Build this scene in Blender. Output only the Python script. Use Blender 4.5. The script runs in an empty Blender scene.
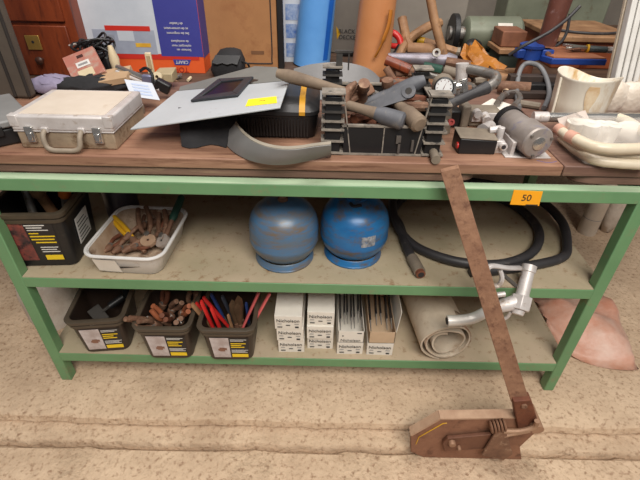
import bpy, bmesh, math, random
from mathutils import Vector as V, Matrix, Quaternion
random.seed(7)
R = math.radians
S = bpy.context.scene
col = S.collection

# ------------------------------------------------------------------ camera
FPX = 440.0; TH = R(35.4); RO = R(1.25)
CAM = V((0, -1.0, 1.362))
fw = V((0, math.cos(TH), -math.sin(TH))); up0 = V((0, math.sin(TH), math.cos(TH))); rt0 = V((1, 0, 0))
rt = rt0*math.cos(RO) + up0*math.sin(RO); up = up0*math.cos(RO) - rt0*math.sin(RO)
cd = bpy.data.cameras.new('camera'); cd.sensor_width = 36; cd.lens = FPX*36/640; cd.clip_start = .02
cam = bpy.data.objects.new('camera', cd); col.objects.link(cam)
M3 = Matrix((rt, up, -fw)).transposed()
cam.matrix_world = Matrix.Translation(CAM) @ M3.to_4x4()
S.camera = cam
def ray(x, y): return fw + rt*((x-320)/FPX) - up*((y-240)/FPX)
def A(x, y, z):                      # where that line of sight meets the level plane at height z
    r = ray(x, y); return CAM + r*((z-CAM.z)/r.z)
def B(x, y, Y):                      # where it meets the upright plane at depth Y
    r = ray(x, y); return CAM + r*((Y-CAM.y)/r.y)
def onplane(x, y, p, n):
    r = ray(x, y); return CAM + r*((p-CAM).dot(n)/r.dot(n))

# ------------------------------------------------------------------ materials
def lin(c):
    return tuple(((v/255/12.92) if v/255 <= .04045 else ((v/255+.055)/1.055)**2.4) for v in c) + (1,)
MATS = {}
def mat(name, c, c2=None, rough=.6, metal=0., scale=12., bump=.0, dirt=None, dirt_amt=.45, stretch=(1, 1, 1), dscale=None, alpha=1., trans=0., bscale=None):
    if name in MATS: return MATS[name]
    m = bpy.data.materials.new(name); m.use_nodes = True
    nt = m.node_tree; b = nt.nodes['Principled BSDF']; L = nt.links
    b.inputs['Roughness'].default_value = rough; b.inputs['Metallic'].default_value = metal
    if alpha < 1: b.inputs['Alpha'].default_value = alpha
    if trans: b.inputs['Transmission Weight'].default_value = trans
    tc = nt.nodes.new('ShaderNodeTexCoord'); mp = nt.nodes.new('ShaderNodeMapping')
    mp.inputs['Scale'].default_value = stretch
    L.new(tc.outputs['Object'], mp.inputs['Vector'])
    n = nt.nodes.new('ShaderNodeTexNoise'); n.inputs['Scale'].default_value = scale; n.inputs['Detail'].default_value = 6
    n.inputs['Roughness'].default_value = .65
    L.new(mp.outputs['Vector'], n.inputs['Vector'])
    rp = nt.nodes.new('ShaderNodeValToRGB'); rp.color_ramp.elements[0].position = .32; rp.color_ramp.elements[1].position = .68
    if c2 is None: c2 = tuple(v*.86 for v in c)
    rp.color_ramp.elements[0].color = lin(c2); rp.color_ramp.elements[1].color = lin(c)
    L.new(n.outputs['Fac'], rp.inputs['Fac']); out = rp.outputs['Color']
    if dirt:
        n2 = nt.nodes.new('ShaderNodeTexNoise'); n2.inputs['Scale'].default_value = dscale or scale*1.7; n2.inputs['Detail'].default_value = 8
        n2.inputs['Roughness'].default_value = .7
        L.new(mp.outputs['Vector'], n2.inputs['Vector'])
        r2 = nt.nodes.new('ShaderNodeValToRGB'); p = 1-dirt_amt
        r2.color_ramp.elements[0].position = max(0, p-.06); r2.color_ramp.elements[1].position = min(1, p+.08)
        L.new(n2.outputs['Fac'], r2.inputs['Fac'])
        mx = nt.nodes.new('ShaderNodeMix'); mx.data_type = 'RGBA'
        L.new(r2.outputs['Color'], mx.inputs[0]); L.new(out, mx.inputs[6]); mx.inputs[7].default_value = lin(dirt)
        out = mx.outputs[2]
    L.new(out, b.inputs['Base Color'])
    if bump:
        n3 = nt.nodes.new('ShaderNodeTexNoise'); n3.inputs['Scale'].default_value = bscale or scale*4; n3.inputs['Detail'].default_value = 5
        L.new(mp.outputs['Vector'], n3.inputs['Vector'])
        bp = nt.nodes.new('ShaderNodeBump'); bp.inputs['Strength'].default_value = bump; bp.inputs['Distance'].default_value = .01
        L.new(n3.outputs['Fac'], bp.inputs['Height']); L.new(bp.outputs['Normal'], b.inputs['Normal'])
    MATS[name] = m; return m

green = mat('green_paint', (108, 150, 106), (96, 138, 96), .45, scale=5, dirt=(128, 128, 96), dirt_amt=.36, dscale=16, bump=.03)
shelfm = mat('dusty_green_sheet', (188, 168, 144), (164, 152, 124), .75, scale=3.2, dirt=(140, 110, 80), dirt_amt=.38, dscale=34, bump=.05)
wood_top = mat('worn_brown_board', (160, 122, 98), (128, 90, 72), .6, scale=5, stretch=(.6, 6, 6), dirt=(104, 68, 52), dirt_amt=.43, bump=.12, dscale=7)
wood_dark = mat('dark_brown_board', (128, 96, 82), (98, 70, 60), .6, scale=5, stretch=(.6, 6, 6), dirt=(150, 122, 98), dirt_amt=.38, bump=.12)
wood_old = mat('old_wood', (168, 128, 92), (128, 90, 60), .65, scale=10, stretch=(1, 1, 1), bump=.1, dirt=(92, 66, 46), dirt_amt=.4)
wood_red = mat('red_brown_wood', (134, 62, 32), (104, 44, 24), .4, scale=5, stretch=(4, 4, .7), dirt=(70, 30, 20), dirt_amt=.4, bump=.04)
alu = mat('dull_aluminium', (212, 206, 204), (186, 178, 174), .45, .25, scale=14, dirt=(150, 130, 110), dirt_amt=.39, bump=.04)
chrome = mat('bright_steel', (215, 213, 210), (190, 186, 180), .22, .9, scale=18, bump=.02)
steel = mat('grey_steel', (150, 146, 142), (112, 106, 100), .42, .6, scale=20, dirt=(110, 80, 58), dirt_amt=.4, bump=.06)
rust = mat('rusty_iron', (134, 98, 76), (98, 68, 52), .7, .1, scale=18, dirt=(160, 130, 106), dirt_amt=.4, bump=.25)
rust_red = mat('red_rust_iron', (122, 72, 48), (92, 50, 34), .7, .15, scale=22, dirt=(82, 52, 40), dirt_amt=.4, bump=.2)
rust_bar = mat('rusted_flat_bar', (150, 112, 86), (120, 84, 64), .7, .1, scale=22, dirt=(104, 70, 52), dirt_amt=.42, dscale=45, bump=.2)
dusty_grip = mat('dusty_grip', (132, 114, 96), (104, 88, 74), .8, scale=20, bump=.08)
grip_blue = mat('blue_grey_grip', (98, 98, 104), (74, 75, 80), .6, scale=18, dirt=(126, 118, 110), dirt_amt=.38)
black = mat('black_plastic', (30, 29, 30), (24, 23, 24), .42, scale=10, dirt=(46, 43, 40), dirt_amt=.34)
black_soft = mat('black_cloth', (40, 39, 42), (28, 27, 29), .85, scale=14, bump=.2)
dusty_black = mat('dusty_black_rim', (156, 146, 134), (104, 97, 90), .7, scale=22, dirt=(50, 48, 48), dirt_amt=.42)
rib_black = mat('worn_black_rib', (74, 70, 66), (44, 42, 41), .6, scale=20)
rubber = mat('black_rubber', (56, 54, 56), (44, 42, 44), .5, scale=9, dirt=(92, 84, 78), dirt_amt=.36)
brown_plastic = mat('brown_bucket_plastic', (56, 43, 36), (47, 36, 30), .38, scale=6, dirt=(74, 60, 50), dirt_amt=.33)
brown_rim = mat('olive_brown_rim', (84, 73, 61), (68, 59, 49), .4, scale=8)
white_enamel = mat('white_enamel', (226, 224, 222), (208, 204, 200), .3, scale=6, dirt=(168, 140, 112), dirt_amt=.34, dscale=9)
white_dirty = mat('stained_white_inside', (206, 186, 164), (158, 128, 102), .5, scale=7, dirt=(116, 82, 60), dirt_amt=.42)
white = mat('white_paint', (228, 226, 222), (214, 210, 204), .5, scale=8)
paper = mat('white_card', (234, 228, 218), (220, 212, 200), .75, scale=6, dirt=(196, 180, 156), dirt_amt=.34)
paper_flap = mat('beige_card', (206, 178, 148), (188, 160, 130), .8, scale=8)
ink = mat('dark_ink', (46, 42, 44), (36, 34, 36), .7)
grey_ink = mat('grey_ink', (150, 146, 146), (136, 132, 132), .7)
yellow = mat('yellow_print', (240, 204, 36), (228, 190, 30), .6, scale=5)
yellow_tag = mat('yellow_tag_paper', (250, 228, 40), (242, 218, 34), .6, scale=4)
orange_tag = mat('orange_yellow_tag_paper', (252, 176, 28), (248, 166, 22), .6, scale=4)
photo_print = mat('printed_photo', (208, 200, 200), (168, 152, 148), .5, scale=24)
photo_brown = mat('printed_brown_brick', (150, 110, 92), (120, 82, 66), .5, scale=30)
photo_red = mat('printed_red_photo', (160, 78, 66), (60, 44, 48), .5, scale=22, dirt=(30, 28, 34), dirt_amt=.45)
gas_blue = mat('scuffed_blue_paint', (40, 116, 172), (30, 92, 148), .35, .05, scale=7, dirt=(92, 84, 80), dirt_amt=.44, dscale=12, stretch=(1, 1, 2.4), bump=.05)
gas_grey = mat('grey_blue_rubbed_paint', (58, 116, 164), (98, 106, 112), .36, .05, scale=5, dirt=(112, 100, 88), dirt_amt=.45, dscale=7, stretch=(1, 1, 4.5), bump=.06)
canvas = mat('off_white_canvas', (216, 202, 182), (192, 174, 152), .9, scale=9, dirt=(176, 150, 122), dirt_amt=.36, bump=.1)
plastic_grey = mat('dusty_grey_plastic', (132, 131, 130), (116, 115, 114), .5, scale=4, dirt=(150, 142, 132), dirt_amt=.34)
fibre_grey = mat('grey_fibre_sheet', (184, 188, 192), (170, 174, 178), .45, scale=4, dirt=(128, 126, 122), dirt_amt=.32, bump=.02)
fibre_dark = mat('darker_grey_fibre', (124, 124, 120), (108, 108, 104), .6, scale=4)
dark_glass = mat('dark_glass', (18, 18, 20), (10, 10, 12), .3, scale=4)
cardboard = mat('brown_cardboard', (172, 122, 78), (156, 108, 68), .8, scale=5, bump=.03, dirt=(150, 100, 62), dirt_amt=.4)
box_orange = mat('orange_print', (232, 98, 44), (222, 86, 36), .5, scale=3)
box_red = mat('red_print', (206, 52, 38), (196, 44, 34), .5, scale=3)
box_blue = mat('blue_print', (64, 68, 150), (56, 58, 138), .5, scale=3)
box_grey = mat('grey_blue_print', (172, 178, 192), (146, 152, 170), .5, scale=7)
box_pale = mat('pale_print', (206, 210, 218), (188, 194, 204), .5, scale=5)
cone_blue = mat('blue_plastic', (104, 164, 228), (88, 148, 214), .4, scale=4)
cone_blue_dk = mat('deep_blue_plastic', (28, 100, 196), (24, 90, 180), .4)
cone_orange = mat('orange_plastic', (204, 142, 96), (190, 124, 76), .45, scale=4)
orange_dk = mat('ochre_plastic', (184, 116, 40), (164, 98, 34), .45)
blue_iron = mat('blue_painted_iron', (38, 76, 160), (30, 58, 130), .45, .1, scale=10, dirt=(90, 70, 62), dirt_amt=.36)
case_grey = mat('grey_case', (136, 128, 118), (122, 114, 106), .6, scale=5)
mach_green = mat('grey_green_enamel', (126, 130, 112), (108, 112, 96), .4, .1, scale=6, dirt=(96, 84, 64), dirt_amt=.38)
amber = mat('amber_plastic', (186, 120, 46), (140, 84, 26), .35, scale=14, bump=.3)
red = mat('red_plastic', (204, 44, 40), (186, 36, 34), .4)
red_pale = mat('faded_red_paint', (216, 104, 96), (202, 92, 98), .5, scale=12)
blue_tool = mat('blue_handle', (52, 72, 128), (44, 60, 110), .45)
green_tool = mat('dark_green_handle', (40, 80, 66), (32, 66, 56), .45)
yellow_tool = mat('yellow_handle', (218, 170, 36), (198, 148, 28), .45)
brass = mat('brass', (206, 170, 96), (180, 142, 72), .35, .7)
jug = mat('stained_white_plastic', (232, 226, 214), (222, 212, 194), .5, scale=5, dirt=(186, 150, 96), dirt_amt=.4, dscale=5, stretch=(2, 2, .6))
clear_bag = mat('clear_polythene', (240, 234, 226), (230, 222, 212), .18, scale=8, alpha=.2, bump=.3, bscale=25)
pink_bag = mat('pinkish_polythene', (230, 194, 176), (216, 152, 126), .45, scale=9, alpha=.85, bump=.7, bscale=16)
orange_soft = mat('orange_fabric', (216, 110, 74), (196, 88, 56), .8, scale=9, bump=.2)
pale_tube = mat('cream_tube', (218, 206, 184), (196, 180, 156), .35, scale=12)
cloth_brown = mat('grey_brown_cover', (88, 78, 68), (72, 63, 55), .85, scale=5, bump=.08)
purple = mat('lilac_cloth', (150, 142, 166), (120, 112, 136), .85, scale=12, bump=.2)
blister = mat('red_grey_card', (186, 122, 108), (170, 108, 94), .5, scale=12, dirt=(176, 150, 136), dirt_amt=.45)
cream = mat('cream_plastic', (220, 204, 172), (206, 188, 154), .5)
motor_m = mat('motor_grey_blue', (168, 158, 152), (140, 130, 124), .42, .3, scale=12, dirt=(112, 112, 146), dirt_amt=.38, bump=.04)
taupe = mat('taupe_dusty_metal', (142, 130, 114), (116, 104, 92), .65, .1, scale=16)
table_m = mat('dark_table_wood', (92, 68, 52), (70, 50, 38), .7, scale=5, stretch=(.6, 5, 5), dirt=(120, 92, 70), dirt_amt=.4, bump=.1)
dk_green = mat('dark_green_block', (62, 72, 64), (50, 58, 52), .6, scale=10)
dial_white = mat('white_dial', (232, 232, 232), (222, 222, 222), .3)

# ------------------------------------------------------------------ mesh builder
ORG = {}
class MB:
    def __init__(s): s.bm = bmesh.new()
    def face(s, vs):
        try: return s.bm.faces.new(vs)
        except ValueError: return None
    def pts(s, ps): return [s.bm.verts.new(V(p)) for p in ps]
    def box(s, c, sz, m=None):
        c = V(c); q = []
        for k in range(8):
            d = V(((k & 1)-.5, ((k >> 1) & 1)-.5, ((k >> 2) & 1)-.5))
            d = V((d.x*sz[0], d.y*sz[1], d.z*sz[2]))
            if m is not None: d = m @ d
            q.append(c+d)
        return s.hex(q)
    def span(s, a, b): a = V(a); b = V(b); return s.box((a+b)/2, (abs(b.x-a.x), abs(b.y-a.y), abs(b.z-a.z)))
    def hex(s, q):
        v = s.pts(q)
        for f in ((0, 2, 3, 1), (4, 5, 7, 6), (0, 1, 5, 4), (2, 6, 7, 3), (0, 4, 6, 2), (1, 3, 7, 5)): s.face([v[i] for i in f])
        return s
    def prism(s, poly, vec):
        a = s.pts(poly); b = s.pts([V(p)+V(vec) for p in poly]); n = len(a)
        s.face(a[::-1]); s.face(b)
        for i in range(n): s.face([a[i], a[(i+1) % n], b[(i+1) % n], b[i]])
        return s
    def rings(s, rs, cap0=True, cap1=True, closed=True):
        vs = [s.pts(r) for r in rs]
        for a, b in zip(vs, vs[1:]):
            n = len(a)
            for i in range(n if closed else n-1): s.face([a[i], a[(i+1) % n], b[(i+1) % n], b[i]])
        if cap0: s.face(vs[0][::-1])
        if cap1: s.face(vs[-1])
        return s
    def cyl(s, p0, p1, r0, r1=None, n=16):
        r1 = r0 if r1 is None else r1
        return s.tube([p0, p1], [r0, r1], n)
    def tube(s, path, r, n=12, flat=1., upv=None):
        path = [V(p) for p in path]; k = len(path)
        rad = r if isinstance(r, (list, tuple)) else [r]*k
        t0 = (path[1]-path[0]).normalized()
        u = V(upv) if upv else (V((0, 0, 1)) if abs(t0.z) < .9 else V((1, 0, 0)))
        u = (u - t0*u.dot(t0)).normalized(); rs = []
        for i in range(k):
            t = (path[min(i+1, k-1)]-path[max(i-1, 0)]).normalized()
            u = (u - t*u.dot(t)).normalized(); w = t.cross(u)
            rs.append([path[i]+u*math.cos(a)*rad[i]*flat+w*math.sin(a)*rad[i] for a in [2*math.pi*j/n for j in range(n)]])
        return s.rings(rs)
    def lathe(s, prof, o=(0, 0, 0), ax=(0, 0, 1), n=28, cap0=True, cap1=True):
        q = V((0, 0, 1)).rotation_difference(V(ax).normalized()); o = V(o)
        rs = [[o + q @ V((r*math.cos(2*math.pi*j/n), r*math.sin(2*math.pi*j/n), z)) for j in range(n)] for r, z in prof]
        return s.rings(rs, cap0, cap1)
    def ball(s, c, r, n=14, sc=(1, 1, 1), m=None):
        c = V(c); rs = []
        for i in range(1, n//2):
            a = math.pi*i/(n//2); ring = []
            for j in range(n):
                p = V((math.sin(a)*math.cos(2*math.pi*j/n)*sc[0], math.sin(a)*math.sin(2*math.pi*j/n)*sc[1], -math.cos(a)*sc[2]))*r
                ring.append(c + (m @ p if m else p))
            rs.append(ring)
        return s.rings(rs)
    def sheet(s, grid, th):                # grid of points thickened along its normals
        h = len(grid); w = len(grid[0]); g = [[V(p) for p in r] for r in grid]; top = []; bot = []
        for i in range(h):
            a, b = [], []
            for j in range(w):
                du = g[i][min(j+1, w-1)]-g[i][max(j-1, 0)]; dv = g[min(i+1, h-1)][j]-g[max(i-1, 0)][j]
                n = du.cross(dv).normalized()*th/2
                a.append(s.bm.verts.new(g[i][j]+n)); b.append(s.bm.verts.new(g[i][j]-n))
            top.append(a); bot.append(b)
        for i in range(h-1):
            for j in range(w-1):
                s.face([top[i][j], top[i][j+1], top[i+1][j+1], top[i+1][j]]); s.face([bot[i][j], bot[i+1][j], bot[i+1][j+1], bot[i][j+1]])
        for i in range(h-1):
            for j in (0, w-1): s.face([top[i][j], top[i+1][j], bot[i+1][j], bot[i][j]])
        for j in range(w-1):
            for i in (0, h-1): s.face([top[i][j], top[i][j+1], bot[i][j+1], bot[i][j]])
        return s
    def build(s, name, m, parent=None, bevel=0, smooth=40, origin=None, noise=0):
        bm = s.bm
        bmesh.ops.recalc_face_normals(bm, faces=bm.faces)
        if noise:
            for v in bm.verts: v.co += V((random.uniform(-1, 1), random.uniform(-1, 1), random.uniform(-1, 1)))*noise
        if parent is not None: o0 = ORG.get(parent.name, V((0, 0, 0)))
        elif origin is not None: o0 = V(origin)
        else:
            xs = [v.co.x for v in bm.verts]; ys = [v.co.y for v in bm.verts]; zs = [v.co.z for v in bm.verts]
            o0 = V(((min(xs)+max(xs))/2, (min(ys)+max(ys))/2, min(zs)))
        for v in bm.verts: v.co -= o0
        me = bpy.data.meshes.new(name); bm.to_mesh(me); bm.free()
        me.materials.append(m)
        for p in me.polygons: p.use_smooth = True
        if smooth < 180: me.set_sharp_from_angle(angle=R(smooth))
        o = bpy.data.objects.new(name, me); col.objects.link(o)
        if parent is not None: o.parent = parent
        else: o.location = o0
        ORG[o.name] = o0
        if bevel:
            bv = o.modifiers.new('bevel', 'BEVEL'); bv.width = bevel; bv.segments = 2; bv.limit_method = 'ANGLE'; bv.angle_limit = R(35)
        return o

def thing(name, label, cat, loc=(0, 0, 0), group=None, local=False, rz=0, quat=None):
    o = bpy.data.objects.new(name, None); col.objects.link(o); o.empty_display_size = .05
    o.location = loc; o['label'] = label; o['category'] = cat
    if group: o['group'] = group
    if rz: o.rotation_euler = (0, 0, rz)
    if quat is not None: o.rotation_euler = quat.to_euler()
    ORG[o.name] = V((0, 0, 0)) if local else V(loc)
    return o
def tag(o, label, cat, group=None, kind=None):
    o['label'] = label; o['category'] = cat
    if group: o['group'] = group
    if kind: o['kind'] = kind
    return o
def struct(o): o['kind'] = 'structure'; return o
def dup(o, loc, label=None, rz=None, quat=None, mats=None):
    kids = [c for c in list(bpy.data.objects) if c.parent == o]
    r = o.copy(); col.objects.link(r); r.location = loc
    if rz is not None: r.rotation_euler = (0, 0, rz)
    if quat is not None: r.rotation_euler = quat.to_euler()
    if label: r['label'] = label
    def rec(src, par):
        for ch in [c for c in list(bpy.data.objects) if c.parent == src]:
            c = ch.copy(); col.objects.link(c); c.parent = par
            ORG[c.name] = ORG[ch.name]; rec(ch, c)
    for ch in kids:
        c = ch.copy(); col.objects.link(c); c.parent = r; ORG[c.name] = ORG[ch.name]
        rec(ch, c)
    ORG[r.name] = V((0, 0, 0))
    return r
def spline(ps, k=6):
    ps = [V(p) for p in ps]; out = []
    for i in range(len(ps)-1):
        a = ps[max(i-1, 0)]; b = ps[i]; c = ps[i+1]; d = ps[min(i+2, len(ps)-1)]
        for j in range(k):
            t = j/k
            out.append(.5*((2*b)+(c-a)*t+(2*a-5*b+4*c-d)*t*t+(3*b-a-3*c+d)*t**3))
    return out+[ps[-1]]
def rrect(w, d, r, z, n=5, cx=0, cy=0):
    out = []
    for sx, sy, a0 in ((1, 1, 0), (-1, 1, 90), (-1, -1, 180), (1, -1, 270)):
        for i in range(n+1):
            a = R(a0+90*i/n); out.append(V((cx+sx*(w/2-r)+r*math.cos(a), cy+sy*(d/2-r)+r*math.sin(a), z)))
    return out
def text(body, size, m, name, parent, o, u, v, thick=.0004, align='CENTER'):
    cu = bpy.data.curves.new('t', 'FONT'); cu.body = body; cu.size = size; cu.extrude = thick; cu.align_x = align; cu.align_y = 'CENTER'
    t = bpy.data.objects.new('t', cu); col.objects.link(t)
    bpy.context.view_layer.update()
    me = bpy.data.meshes.new_from_object(t.evaluated_get(bpy.context.evaluated_depsgraph_get()))
    bpy.data.objects.remove(t); bpy.data.curves.remove(cu)
    u = V(u).normalized(); v = V(v); v = (v-u*v.dot(u)).normalized(); n = u.cross(v)
    mx = Matrix.Translation(V(o)-ORG.get(parent.name, V((0, 0, 0)))) @ Matrix((u, v, n)).transposed().to_4x4()
    me.transform(mx); me.materials.clear(); me.materials.append(m)
    ob = bpy.data.objects.new(name, me); col.objects.link(ob); ob.parent = parent; ORG[ob.name] = ORG.get(parent.name, V((0, 0, 0)))
    return ob
def qdir(p0, p1, roll=0):
    d = (V(p1)-V(p0)).normalized(); return V((0, 0, 1)).rotation_difference(d) @ Quaternion((0, 0, 1), roll)
# ------------------------------------------------------------------ setting
concrete = mat('worn_concrete', (214, 187, 158), (184, 157, 130), .85, scale=5, dirt=(150, 119, 94), dirt_amt=.42, dscale=62, bump=.9, bscale=38)
m = MB(); xs = [-3.6 + .05*i for i in range(145)]
def jag(i, k): random.seed(i*17+(k > 5)*5); return random.uniform(-.005, .005)
prof = [(3.2, 0), (-.13, 0), (-.142, -.006), (-.149, -.026), (-.143, -.036), (-.158, -.034), (-.206, -.036), (-.212, -.045), (-.212, -.11), (-.222, -.11), (-.224, -.052), (-.232, -.045), (-1.5, -.045)]
rows = []
for k, (y, z) in enumerate(prof):
    rows.append([V((x, y+(jag(i, k) if 0 < k < 11 else 0), z+(jag(i, k+9)*.35 if 0 < k < 11 else 0))) for i, x in enumerate(xs)])
m.rings(rows, False, False, closed=False)
low = [[p-V((0, 0, .1)) for p in rows[0]], [p-V((0, 0, .1)) for p in rows[-1]]]
struct(m.build('floor', concrete, smooth=35))
m = MB(); m.span((-3.6, 2.9, 0), (3.6, 3.0, 3.0)); struct(m.build('wall_back', mat('grey_wall', (126, 118, 108), (108, 100, 92), .85, scale=3, bump=.05)))
random.seed(11)

# ------------------------------------------------------------------ workbench
bench = thing('workbench', 'long green painted steel workbench with two dusty shelves', 'workbench', (0, .3, 0))
L0, L1, R0, R1, D = -.93, -.893, .826, .862, .62
for x0, x1 in ((L0, L1), (R0, R1)):
    for y0 in (0, D-.037):
        MB().span((x0, y0, 0), (x1, y0+.037, .822)).build('leg', green, bench, .003)
for z0, z1, nm in ((.787, .822, 'top_rail'), (.451, .491, 'shelf_rail'), (.108, .150, 'shelf_rail')):
    e = .001
    MB().span((L1-e, .0, z0), (R0+e, .034, z1-(.003 if nm == 'shelf_rail' else 0))).build(nm, green, bench, .002)
    MB().span((L1-e, D-.034, z0), (R0+e, D, z1)).build(nm, green, bench, .002)
    for x0 in (L0, R0): MB().span((x0+.004, .037, z0), (x0+.032, D-.037, z1-.004)).build('side_rail', green, bench, .002)
for z in (.487, .146):
    MB().prism([(L1+.001, .002, z+.0012), (R0-.001, .002, z+.0012), (R0-.001, .0375, z+.0012), (R1+.005, .0375, z+.0012), (R1+.005, D-.036, z+.0012), (L0+.002, D-.036, z+.0012), (L0+.002, .0375, z+.0012), (L1+.001, .0375, z+.0012)], (0, 0, .003)).build('shelf', shelfm, bench)

MB().span((L0+.001, .0008, .8222), (R1-.001, .034, .8229)).build('pale_rail_top', mat('pale_green', (172, 190, 160), (146, 172, 140), .6, scale=9, stretch=(.5, 4, 4), dirt=(120, 150, 112), dirt_amt=.36), bench)  # thin strip on top of the front rail, paler green than the rest
# worktop boards, each loose plank its own thing
ZT = .877
def board(x0, x1, y0, y1, z0, z1, m, label, group=None, round_end=None):
    b = MB()
    if round_end is None: b.span((x0, y0, z0), (x1, y1, z1))
    else:
        r = .03; xe = x1 if round_end > 0 else x0; xo = x0 if round_end > 0 else x1; s = round_end
        poly = [(xo, y0), (xe-s*r*2, y0)] + [(xe-s*r*2+s*2*r*math.sin(a), y0+r-r*math.cos(a)) for a in [R(q) for q in range(15, 91, 15)]] + [(xe, y1), (xo, y1)]
        b.prism([(x, y, z0) for x, y in poly], (0, 0, z1-z0))
    o = b.build('worktop_board', m, None, .003)
    return tag(o, label, 'board')
board(-1.3, .618, .03, .262, .848, ZT, wood_top, 'long worn brown board at the front edge of the worktop, under the silver case')
board(.621, 1.32, .031, .262, .848, ZT, wood_dark, 'short dark board on the worktop under the clear bag of tubes')
board(-1.3, .66, .266, .50, .848, ZT-.001, wood_top, 'long worn board in the middle of the worktop, under the black crate')
board(.664, 1.32, .266, .50, .848, ZT-.001, wood_dark, 'short board in the middle of the worktop, under the stained white jug')
board(-1.3, 1.32, .504, .70, .848, ZT-.002, wood_dark, 'dark board along the back edge of the worktop')
board(-1.3, .405, .036, .30, .8235, .847, wood_dark, 'long lower board between the green rail and the worktop, with rounded end', round_end=1)
board(.66, 1.3, .036, .30, .8235, .847, wood_dark, 'short lower board on the green rail below the bag of tubes, with rounded end', round_end=-1)
board(-1.3, 1.3, .45, .70, .8235, .847, wood_dark, 'lower board carrying the back of the worktop')

# ------------------------------------------------------------------ back table
tb = thing('trestle_table', 'dark wooden table behind the bench, heaped with old tools', 'table', (0, 1.4, 0))
for k in range(4):
    MB().span((-2.6, .706+.4*k, .82), (2.7, .706+.4*k+.396, .858)).build('table_top', table_m, tb, .003)
for x in (-2.4, 2.5):
    for y in (.86, 2.1): MB().span((x-.04, y-.04, 0), (x+.04, y+.04, .82)).build('leg', table_m, tb)
ZB = .858

# ------------------------------------------------------------------ silver case on the worktop
Z0 = ZT
c = thing('tool_case', 'dented silver aluminium case with handle on the front edge of the worktop', 'case', (-.66, .18, Z0))
x0, x1, y0, y1 = -.790, -.531, .066, .287
MB().span((x0+.006, y0+.004, Z0), (x1-.004, y1, Z0+.047)).build('case_body', mat('stained_case_side', (186, 166, 140), (150, 132, 112), .5, .3, scale=14, dirt=(110, 84, 60), dirt_amt=.4), c, .004)
lid = MB().span((x0, y0, Z0+.049), (x1, y1, Z0+.088)).build('lid', alu, c, .005)
MB().span((x0+.022, y0+.016, Z0+.087), (x1-.02, y1-.014, Z0+.0895)).build('lid_panel', mat('beige_lid_panel', (216, 204, 190), (202, 188, 172), .6, .1, scale=6, dirt=(180, 156, 130), dirt_amt=.36), lid)
for x in (x0-.001, x1-.022): MB().span((x, y0-.0015, Z0+.06), (x+.023, y0+.02, Z0+.0895)).build('corner_bracket', alu, lid, .002)
MB().span((x0+.002, y0+.0005, Z0+.046), (x1-.001, y1, Z0+.050)).build('edge_strip', alu, c, .001)
for x in (x0+.045, x1-.042):
    lt = MB().span((x-.011, y0-.007, Z0+.02), (x+.011, y0+.002, Z0+.062)).build('latch', chrome, c, .002)
    MB().span((x-.007, y0-.011, Z0+.026), (x+.007, y0-.006, Z0+.048)).build('latch_lever', chrome, lt, .002)
hx0, hx1 = x0+.085, x0+.178
pts = spline([(hx0, y0-.004, Z0+.052), (hx0, y0-.018, Z0+.042), (hx0+.004, y0-.024, Z0+.018), (hx0+.018, y0-.026, Z0+.009), ((hx0+hx1)/2, y0-.026, Z0+.008), (hx1-.018, y0-.026, Z0+.009), (hx1-.004, y0-.024, Z0+.018), (hx1, y0-.018, Z0+.042), (hx1, y0-.004, Z0+.052)], 5)
MB().tube(pts, .0065, 10).build('handle', mat('grey_handle', (150, 136, 120), (124, 112, 98), .6, scale=20), c)
for x in (hx0, hx1): MB().span((x-.009, y0-.006, Z0+.046), (x+.009, y0+.002, Z0+.060)).build('handle_mount', alu, c, .002)

# dark case left of it
q = A(19, 146, Z0); dc = thing('tool_case', 'dark tool case with dusty grey lid, left of the silver case', 'case', (q.x-.165, q.y+.035, Z0), local=True, rz=R(42))
MB().span((-.15, -.12, 0), (.15, .12, .045)).build('case_body', black, dc, .006)
MB().span((-.155, -.125, .047), (.155, .125, .066)).build('lid', plastic_grey, dc, .005)
MB().span((.05, -.129, .03), (.08, -.12, .055)).build('latch', black, dc, .002)

# ------------------------------------------------------------------ welding shield, toolbox, curved guard
tbx = thing('toolbox', 'black plastic toolbox with a yellow stripe under the grey welding shield', 'toolbox', (-.18, .3, Z0))
def rr_box(x0, x1, y0, y1, levels, r=.03):
    m = MB(); m.rings([rrect((x1-x0)-2*i, (y1-y0)-2*i, max(r-i, .004), z, 5, (x0+x1)/2, (y0+y1)/2) for z, i in levels]); return m
bx = (-.25, -.012, .165, .42)
body = rr_box(*bx, [(Z0, .012), (Z0+.006, .008), (Z0+.066, .0)]).build('toolbox_body', black, tbx, 0, 35)
m = MB()
for k in range(22):
    x = bx[0]+.030+k*.0085
    m.box((x, bx[2]-.0005, Z0+.034), (.004, .005, .05))
m.build('ribbed_front', black, body)
lid = rr_box(*bx, [(Z0+.068, -.003), (Z0+.078, -.003), (Z0+.090, .012), (Z0+.100, .03), (Z0+.104, .05)], .035).build('lid', mat('black_lid_plastic', (48, 47, 48), (38, 37, 38), .4, scale=8, dirt=(84, 78, 72), dirt_amt=.34), tbx, 0, 35)
for x in (-.064,):
    m = MB()
    e = [(bx[2]-.0045, Z0+.07), (bx[2]-.0045, Z0+.079), (bx[2]+.0105, Z0+.092), (bx[2]+.0285, Z0+.102), (bx[2]+.05, Z0+.1055), (bx[3]-.055, Z0+.1055)]
    m.sheet([[(x, y, z) for y, z in e], [(x+.016, y, z) for y, z in e]], .002)
    m.build('yellow_stripe', mat('ochre_stripe', (208, 152, 44), (190, 136, 36), .5), lid)
m = MB()   # loose skirt at the corner
g = []
for i in range(7):
    t = i/6; a0 = A(182+44*t, 146.5+2*math.sin(t*7), Z0+.002); a1 = V((-.40+.18*t, .20, Z0+.07))
    g.append([a0.lerp(a1, s)+V((0, .0, .012*math.sin(s*3.1))) for s in (0, .25, .5, .75, 1)])
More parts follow.
